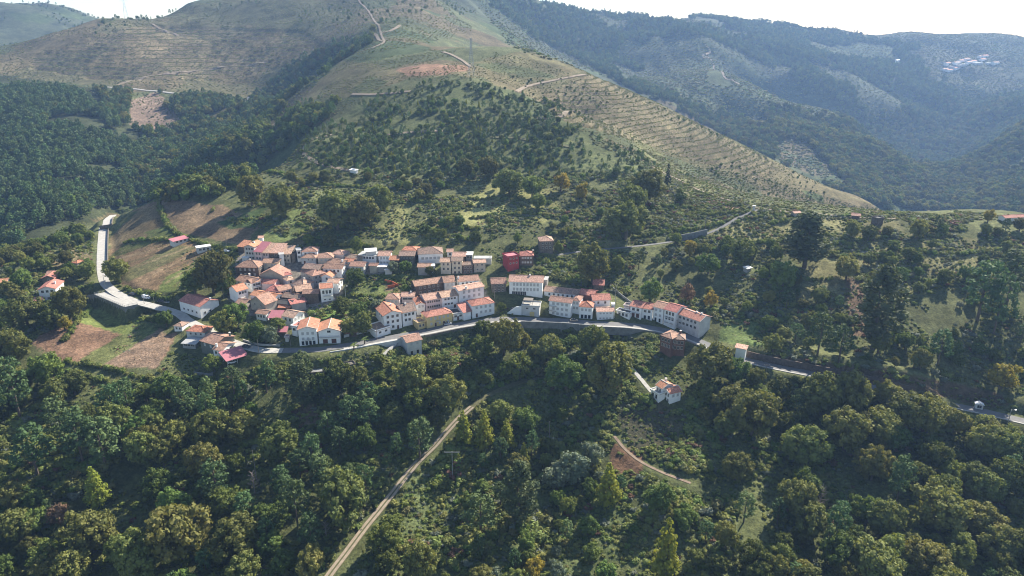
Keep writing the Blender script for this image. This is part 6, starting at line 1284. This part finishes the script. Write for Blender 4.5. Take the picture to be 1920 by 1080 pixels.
# ---- hillsides
FAR = {k: KINDS[k][5] for k in KINDS}
def farwood(name, polys, sp, mix, s0, s1, label, lo, hi, noise=None, seed=0, squash=1, keep=False):
    P_ = np.vstack([np.c_[scatter(q, sp, lo, hi, up=10, noise=noise, seed=seed, keep=keep)] for q in polys]); r = np.random.default_rng(seed); n = len(P_)
    ms = sum((FAR[k] for k in mix), []); pr = np.repeat([v / 2 for v in mix.values()], 2); pr = pr / pr.sum()
    mass(name, P_ - (0, 0, .3), r.uniform(s0, s1, n), ms, label, 'wood', idx=r.choice(len(ms), n, p=pr), squash=squash); return n
cnt = [farwood('pine_forest', [[(-250, 150), (0, 140), (110, 150), (200, 215), (250, 260), (330, 290), (260, 330), (230, 385), (110, 440), (0, 490), (-250, 520)]], 5.6, dict(pine=.85, oak=.15), .62, 1.0, 'dense pine forest filling the left valley side', 480, 1000, noise=(60, -.3), seed=41),
 farwood('valley_wood', [[(240, 250), (340, 240), (420, 215), (470, 200), (560, 120), (600, 130), (480, 260), (430, 300), (330, 365), (240, 390), (220, 330)], [(180, 170), (250, 175), (240, 240), (200, 215)], [(300, 385), (400, 310), (470, 262), (560, 215), (640, 190), (600, 240), (560, 262), (470, 335), (400, 375)], [(300, 175), (460, 190), (440, 230), (345, 240)], [(470, 190), (560, 118), (640, 88), (700, 60), (690, 85), (600, 140), (520, 200)]], 6.2, dict(pine=.4, oak=.35, chestnut=.25), .55, .95, 'mixed woodland along the left stream valley', 480, 1150, noise=(60, -.3), seed=42),
 farwood('knoll_wood', [[(600, 300), (700, 190), (780, 155), (880, 150), (1000, 200), (1070, 240), (1040, 300), (900, 330), (780, 330)], [(1020, 180), (1055, 175), (1060, 205), (1025, 210)]], 5.6, dict(pine=.5, oak=.4, lime=.1), .24, .56, 'open pine wood covering the knoll behind the village', 500, 780, noise=(45, -.08), seed=43),
 farwood('young_wood', [[(560, 260), (700, 185), (860, 142), (1000, 195), (1110, 250), (1240, 310), (1200, 340), (1000, 345), (700, 340), (560, 330)], [(470, 240), (560, 190), (640, 190), (600, 240), (480, 300)]], 6.2, dict(pine=.6, lime=.1, oak=.3), .22, .45, 'young pines and saplings over the slopes of the knoll', 480, 800, noise=(40, -.2), seed=44),
 farwood('far_woodland', [[(1180, 150), (1330, 200), (1430, 240), (1480, 215), (1620, 300), (1740, 400), (1620, 385), (1450, 300), (1250, 200)], [(1600, 230), (1700, 200), (2100, 150), (2100, 260), (1850, 260), (1760, 370), (1690, 320)], [(1750, 400), (1800, 290), (1900, 240), (2100, 220), (2100, 400)], [(1400, 190), (1500, 205), (1640, 240), (1770, 330), (1770, 400), (1640, 392), (1500, 290)]], 8.5, dict(oak=.5, chestnut=.4, pine=.1), .6, 1.15, 'woodland on the lower slopes across the far right valley', 850, 2300, noise=(130, -.3), seed=45),
 farwood('ridge_forest', [[(900, -10), (1000, 10), (1160, 25), (1320, 32), (1560, 50), (1700, 100), (1560, 130), (1400, 110), (1300, 120), (1200, 180), (1100, 120), (1000, 70)], [(1400, 110), (1560, 70), (1720, 85), (1760, 150), (2100, 170), (2100, 400), (1640, 390), (1450, 300), (1250, 200), (1120, 130), (1200, 120), (1300, 200), (1440, 240), (1600, 200), (1480, 170)]], 9.5, dict(pine=.5, oak=.5), .7, 1.35, 'forest on the far right ridge against the sky', 1500, 2750, noise=(170, -.12), seed=46),
 farwood('spur_scrub_trees', [[(760, 155), (1000, 150), (1100, 140), (1450, 300), (1640, 390), (1500, 400), (1350, 360), (1200, 300), (1080, 230)]], 9, dict(pine=.4, oak=.6), .1, .28, 'scattered saplings on the brown spur', 560, 950, noise=(60, .05), seed=47),
 farwood('skyline_trees', [[(-200, -10), (200, 20), (190, 60), (0, 100), (-200, 130)], [(-200, -40), (640, -60), (1000, -40), (950, 20), (700, 60), (430, 30), (200, 60), (0, 40)]], 24, dict(pine=.6, oak=.4), .3, .7, 'scattered trees on the high hills', 1100, 2400, noise=(120, .1), seed=48)]
def hillscrub(name, polys, sp, s0, s1, label, lo, hi, noise=None, seed=0, sel=None):
    P_ = np.vstack([np.c_[scatter(q, sp, lo, hi, up=2, noise=noise, seed=seed, keep=False, edge=6)] for q in polys])
    if sel: P_ = P_[sel(P_[:, 0], P_[:, 1])]
    r = np.random.default_rng(seed); n = len(P_); mass(name, P_ - (0, 0, .1), r.uniform(s0, s1, n), SCRUB, label, 'scrub', idx=r.choice(4, n, p=[.4, .3, .2, .1]), squash=.8); return n
def bfrac(step):
    def f(x, y):
        j = np.interp(y, GY, np.arange(len(GY))).round().astype(int); i = np.interp(x / (np.abs(y) + 140), GS, np.arange(len(GS))).round().astype(int)
        return BENCHF[j, i] < .42
    return f
cnt += [hillscrub('bench_scrub', [BENCH_R], 1.6, .35, .85, 'rows of planted scrub along the benches of the right spur', 560, 950, None, 51, bfrac(3.4)),
 hillscrub('bench_scrub', [BENCH_L], 2.6, .5, 1.15, 'rows of planted scrub along the benches of the left hill', 900, 1700, None, 52, bfrac(5.6)),
 hillscrub('heath', [[(560, 250), (640, 110), (760, 100), (880, 90), (1110, 132), (1450, 300), (1640, 385), (1420, 395), (1240, 310), (1080, 240), (900, 150), (760, 150)]], 3.2, .3, 1.0, 'heath and gorse bushes over the brown spur', 540, 1150, (50, -.3), 53),
 hillscrub('heath', [[(-200, 120), (100, 60), (430, -5), (760, -60), (900, 0), (880, 60), (760, 90), (640, 110), (560, 190), (430, 290), (330, 270), (250, 200), (0, 150)]], 5.0, .5, 1.5, 'heath bushes over the big hill behind', 560, 1950, (90, -.4), 54),
 hillscrub('heath', [[(1180, 150), (1330, 80), (1420, 160), (1640, 240), (1760, 330), (1500, 330), (1350, 240)], [(1700, 60), (2100, 60), (2100, 200), (1700, 200)], [(880, -10), (1000, 10), (1320, 40), (1560, 60), (1900, 70), (2100, 80), (2100, 400), (1640, 390), (1450, 300), (1250, 200), (1110, 132), (960, 90)]], 9, 1.2, 3.6, 'scrub over the far right hills', 850, 2700, (120, -.5), 55),
 hillscrub('heath', [[(440, 330), (480, 300), (560, 255), (640, 250), (900, 330), (1240, 320), (1420, 395), (1240, 380), (700, 350)]], 3.6, .6, 1.6, 'low scrub at the foot of the knoll', 460, 640, (35, -.15), 56),
 hillscrub('heath', [[(1060, 232), (1240, 295), (1440, 340), (1660, 396), (1900, 404), (1900, 416), (1420, 402), (1240, 335), (1120, 270)]], 2.6, .4, 1.3, 'rough scrub along the shoulder below the benched spur', 420, 720, (30, -.3), 57)]
print('VEG', len(kept), used_, {k: len(v) for k, v in rest.items()}, nn, nn2, nn3, nn4, cnt)
# ---------------------------------------------------------------- vehicles
def wheel_mesh():
    mb = MB(); mb.tube((0, -.1, .32), (0, .1, .32), .32, .32, 12, 0); mb.tube((0, -.115, .32), (0, .115, .32), .18, .18, 10, 1); return mb.mesh('wheel', [M['tyre'], M['metal']])
WH = wheel_mesh()
def loft(secs, m_, name):
    """body of a vehicle from cross-sections along x: (x, half width, z low, z high)"""
    mb = MB(); n = len(secs)
    rings = [[(x, -w_, z0), (x, -w_ * 1.02, (z0 * .4 + z1 * .6)), (x, -w_ * .9, z1), (x, w_ * .9, z1), (x, w_ * 1.02, (z0 * .4 + z1 * .6)), (x, w_, z0)] for x, w_, z0, z1 in secs]
    for a, b in zip(rings[:-1], rings[1:]):
        for k in range(6): mb.face([a[k], b[k], b[(k + 1) % 6], a[(k + 1) % 6]])
    mb.face(rings[0]); mb.face(rings[-1][::-1]); return mb.mesh(name, m_)
def car(px, py, rz, paint, label, group=None):
    p = spot(px, py); r = empty('parked_car', (p[0], p[1], p[2] + .12), rz); tag(r, label, 'car', group)
    link('body', loft([(-2.05, .72, .35, .75), (-1.95, .82, .25, .92), (-.9, .86, .22, .95), (.9, .86, .22, .93), (1.6, .84, .24, .86), (2.0, .78, .28, .74), (2.1, .66, .36, .62)], paint, 'car_body'), r)
    link('cabin', loft([(-1.75, .70, .93, .94), (-1.3, .68, .9, 1.40), (-.3, .68, .9, 1.47), (.35, .67, .9, 1.42), (1.05, .72, .9, .92)], M['glass'], 'car_cabin'), r)
    mb = MB(); mb.slab([(-1.3, -.62, 1.43), (.35, -.62, 1.45), (.35, .62, 1.45), (-1.3, .62, 1.43)], .05); mb.build('car_roof', paint, r)
    for x in (-1.3, 1.3):
        for y in (-.8, .8): link('wheel', WH, r, (x, y, 0))
    for y in (-.55, .55): mb = MB(); mb.box(2.0, 2.09, y - .16, y + .16, .55, .68); mb.build('headlight', M['glass'], r)
def van(px, py, rz, label):
    p = spot(px, py); r = empty('parked_van', (p[0], p[1], p[2] + .12), rz); tag(r, label, 'van')
    link('body', loft([(-2.4, .86, .35, 1.95), (-2.3, .92, .3, 2.1), (.9, .92, .3, 2.1), (1.35, .9, .3, 1.9), (1.75, .88, .3, 1.25), (2.4, .8, .35, 1.0), (2.5, .72, .42, .8)], M['paintw'], 'van_body'), r)
    mb = MB(); mb.slab([(1.42, -.72, 1.86), (1.80, -.74, 1.28), (1.80, .74, 1.28), (1.42, .72, 1.86)][::-1], .03); mb.box(.3, 1.3, -.945, -.925, 1.2, 1.75); mb.box(.3, 1.3, .925, .945, 1.2, 1.75); mb.build('windscreen', M['glass'], r)
    for x in (-1.5, 1.6):
        for y in (-.86, .86): link('wheel', WH, r, (x, y, 0))
van(275, 560, -.35, 'white van parked along the upper road opposite the parking deck')
car(248, 553, 2.6, M['paintd'], 'dark car parked left of the white van')
car(302, 566, -.2, M['paintd'], 'dark car parked right of the white van'); car(313, 568, -.2, M['paints'], 'silver car at the end of the parked line beside the upper road')
car(840, 609, .32, M['paints'], 'silver car parked in front of the yellow house'); car(1076, 602.5, 0.0, M['paintr'], 'tan car on the street in front of the balcony house')
car(436, 681, .5, M['paintw'], 'white car under the crimson carport roof'); car(462, 652, -.4, M['paintd'], 'dark car beside the house at the left road bend')
car(425, 472, -.5, M['paintw'], 'white car on the dark track above the big tree'); car(964, 582, .1, M['paintd'], 'dark car at the foot of the villa terrace ramp')
car(563, 463.5, .6, M['paintw'], 'white car in shade behind the village square')

# ---------------------------------------------------------------- poles, lamps, cables, pylons
def pole(px, py, h, label, lamp=False, arm=0, group=None, wood_=True, nm='utility_pole'):
    p = spot(px, py); r = empty(nm, tuple(p)); tag(r, label, 'street lamp' if lamp else 'pole', group)
    mb = MB(); mb.tube((0, 0, -.8), (0, 0, h), .16, .11, 8); mb.build('pole', M['wood'] if wood_ else M['metal'], r)
    if lamp:
        mb = MB(); mb.tube((0, 0, h - .15), (1.1, -.6, h + .25), .05, .04, 6); mb.build('lamp_arm', M['metal'], r)
        mb = MB(); mb.box(.9, 1.6, -.9, -.5, h + .2, h + .36); mb.build('lamp_head', M['paintw'], r)
    if arm:
        mb = MB(); mb.box(-arm, arm, -.07, .07, h - .4, h - .25); ao = mb.build('crossarm', M['wood'] if wood_ else M['metal'], r)
        for x in (-arm * .9, 0, arm * .9): mb = MB(); mb.tube((x, 0, h - .25), (x, 0, h + .05), .05, .05, 6); mb.build('insulator', M['trim'], ao)
    return (p[0], p[1], p[2] + h)
def cable(a, b, sag, label):
    a, b = Vector(a), Vector(b); mb = MB(); n = 12
    pt = [a.lerp(b, k / n) - Vector((0, 0, sag * 4 * (k / n) * (1 - k / n))) for k in range(n + 1)]
    for k in range(n): mb.tube(pt[k], pt[k + 1], .014, .014, 4)
    tag(mb.build('overhead_cable', M['tyre']), label, 'cable')
e1 = pole(845, 636 + 4, 0.1, '', nm='x') if False else None
pole(198, 540, 8, 'tall street lamp at the corner of the parking deck', True, wood_=False, nm='street_lamp')
pole(272, 577, 8, 'bare pole beside the road, left of the two past the parking deck'); pole(292, 582, 8, 'bare pole beside the road, right of the two past the parking deck')
pole(545, 648, 11, 'tall wooden pole at the alley left of the gabled pair'); pole(707, 637, 9, 'wooden pole in front of the white garage block')
a1 = pole(1152, 596, 18, 'very tall mast at the bend between the low white house and terraced row', wood_=False)
pole(1245, 601, 7, 'street lamp in front of the terraced row', True, wood_=False, nm='street_lamp'); pole(975, 528, 7, 'pole behind the large white double house')
pole(927, 560, 9, 'pole at the corner of the red hipped street house'); pole(420, 560, 8, 'leaning wooden pole beside the tall white corner house'); pole(649, 566, 9, 'lamp pole beside the arched doorway house', True, wood_=False, nm='street_lamp')
pole(393, 640, 9, 'pole at the road edge above the brown roofed house'); pole(486, 666, 8, 'pole beside the pale parapet near the crimson carport')
a2 = pole(849, 898, 13, 'thin pole with a wide crossarm in the open gully right of the dirt track', arm=3.2, wood_=False)
a3 = pole(1030, 828, 10, 'slim pole in the dark upper gully'); pole(482, 905, 15, 'pale bare pole in the left wood'); a4 = pole(1433, 720, 10, 'pole beside the road under the brown cut wall', arm=1.2)
pole(1889, 795, 7, 'street lamp with white head beside the road at the right edge', True, wood_=False, nm='street_lamp'); pole(1426, 397, 9, 'pole beside the bench track near the transformer hut'); pole(1322, 432, 8, 'pole beside the concrete wall on the lane')
pole(1175, 463, 11, 'wooden pole along the lane above the large round tree', arm=1.0); pole(919, 494, 8, 'pole beside the whitish climbing wall'); pole(425, 463, 7, 'thin pole above the white car on the dark track')
a5 = pole(680, 790, 10, 'pole on the bank left of the dirt track')
for k, o_ in enumerate((-2.8, 0, 2.8)):
    w3 = ('left', 'middle', 'right')[k]
    cable((a2[0] + o_, a2[1], a2[2] - .1), (a4[0] + o_ * .3, a4[1], a4[2] - .1), 9, f'{w3} one of three overhead cables sagging from the wide crossarm towards the road')
def pylon(px, py, hpx, label):
    p = spot(px, py); f = p[1] * CP - (p[2] - CAMZ) * SP; h = hpx * f / FPX / .97
    r = empty('lattice_pylon', tuple(p), .4); tag(r, label, 'pylon'); b = h * .085; t = h * .016; mb = MB(); rr = h * .0030
    lv = [0, .2, .38, .54, .68, .8, .9, 1.0]; wd = [b + (t - b) * min(1, u / .8) for u in lv]
    cs = [(-1, -1), (1, -1), (1, 1), (-1, 1)]
    for i in range(len(lv) - 1):
        for k in range(4):
            a_, c_ = cs[k], cs[(k + 1) % 4]
            A = lambda q, j: (q[0] * wd[j], q[1] * wd[j], lv[j] * h)
            mb.tube(A(a_, i), A(a_, i + 1), rr, rr, 4); mb.tube(A(a_, i), A(c_, i + 1), rr * .6, rr * .6, 4); mb.tube(A(c_, i), A(a_, i + 1), rr * .6, rr * .6, 4)
    mb.build('lattice_tower', M['metal'], r)
    for u, s in ((.72, .17), (.84, .21), (.95, .15)):
        mb = MB(); mb.tube((-s * h, 0, u * h), (s * h, 0, u * h), rr, rr, 4); mb.tube((-s * h, 0, u * h), (0, 0, (u + .05) * h), rr * .7, rr * .7, 4); mb.tube((s * h, 0, u * h), (0, 0, (u + .05) * h), rr * .7, rr * .7, 4); ao = mb.build('crossarm', M['metal'], r)
        for x in (-s * h, s * h): mb = MB(); mb.tube((x, 0, u * h), (x, 0, (u - .04) * h), rr, rr, 5); mb.build('insulator', M['trim'], ao)
pylon(884, 143, 66, 'grey lattice pylon standing on the brown spur behind the knoll'); pylon(237, 34, 40, 'faint lattice pylon on the left skyline')
# orange netting and nursery rows in the middle garden
for k, (a, b, lb) in enumerate((((722, 529), (735, 531), 'orange garden netting, back strip'), ((733, 530), (746, 537), 'orange garden netting, slanting strip'), ((727, 540), (741, 538), 'orange garden netting, front strip'))):
    pl = line([a, ((a[0] + b[0]) / 2, (a[1] + b[1]) / 2), b], 1, 1.0); o = ribbon('orange_netting', pl, 0, 1.5, .2, .3, M['netting'], lb, 'netting')
# heaps of red earth below the path
mb = MB(); r_ = np.random.default_rng(4)

# ---------------------------------------------------------------- air
HD = 1.05e-4
mb = MB(); zl = float(ZZ.min()) - 1; zh = max(float(ZZ.max()) + 40, CAMZ + 30)
x1 = float(np.abs(XX).max()) + 60
mb.box(-x1, x1, float(GY[0]) - 60, float(GY[-1]) + 60, zl, zh)
hm = bpy.data.materials.new('valley_haze'); hm.use_nodes = True; hn = hm.node_tree.nodes; hn.remove(hn['Principled BSDF'])
pv = hn.new('ShaderNodeVolumePrincipled'); pv.inputs['Color'].default_value = (.36, .58, 1.0, 1); pv.inputs['Density'].default_value = HD; pv.inputs['Anisotropy'].default_value = .2
hm.node_tree.links.new(pv.outputs[0], hn['Material Output'].inputs['Volume'])
tag(mb.build('haze', hm), 'pale blue haze filling the valleys', 'haze', kind='stuff')
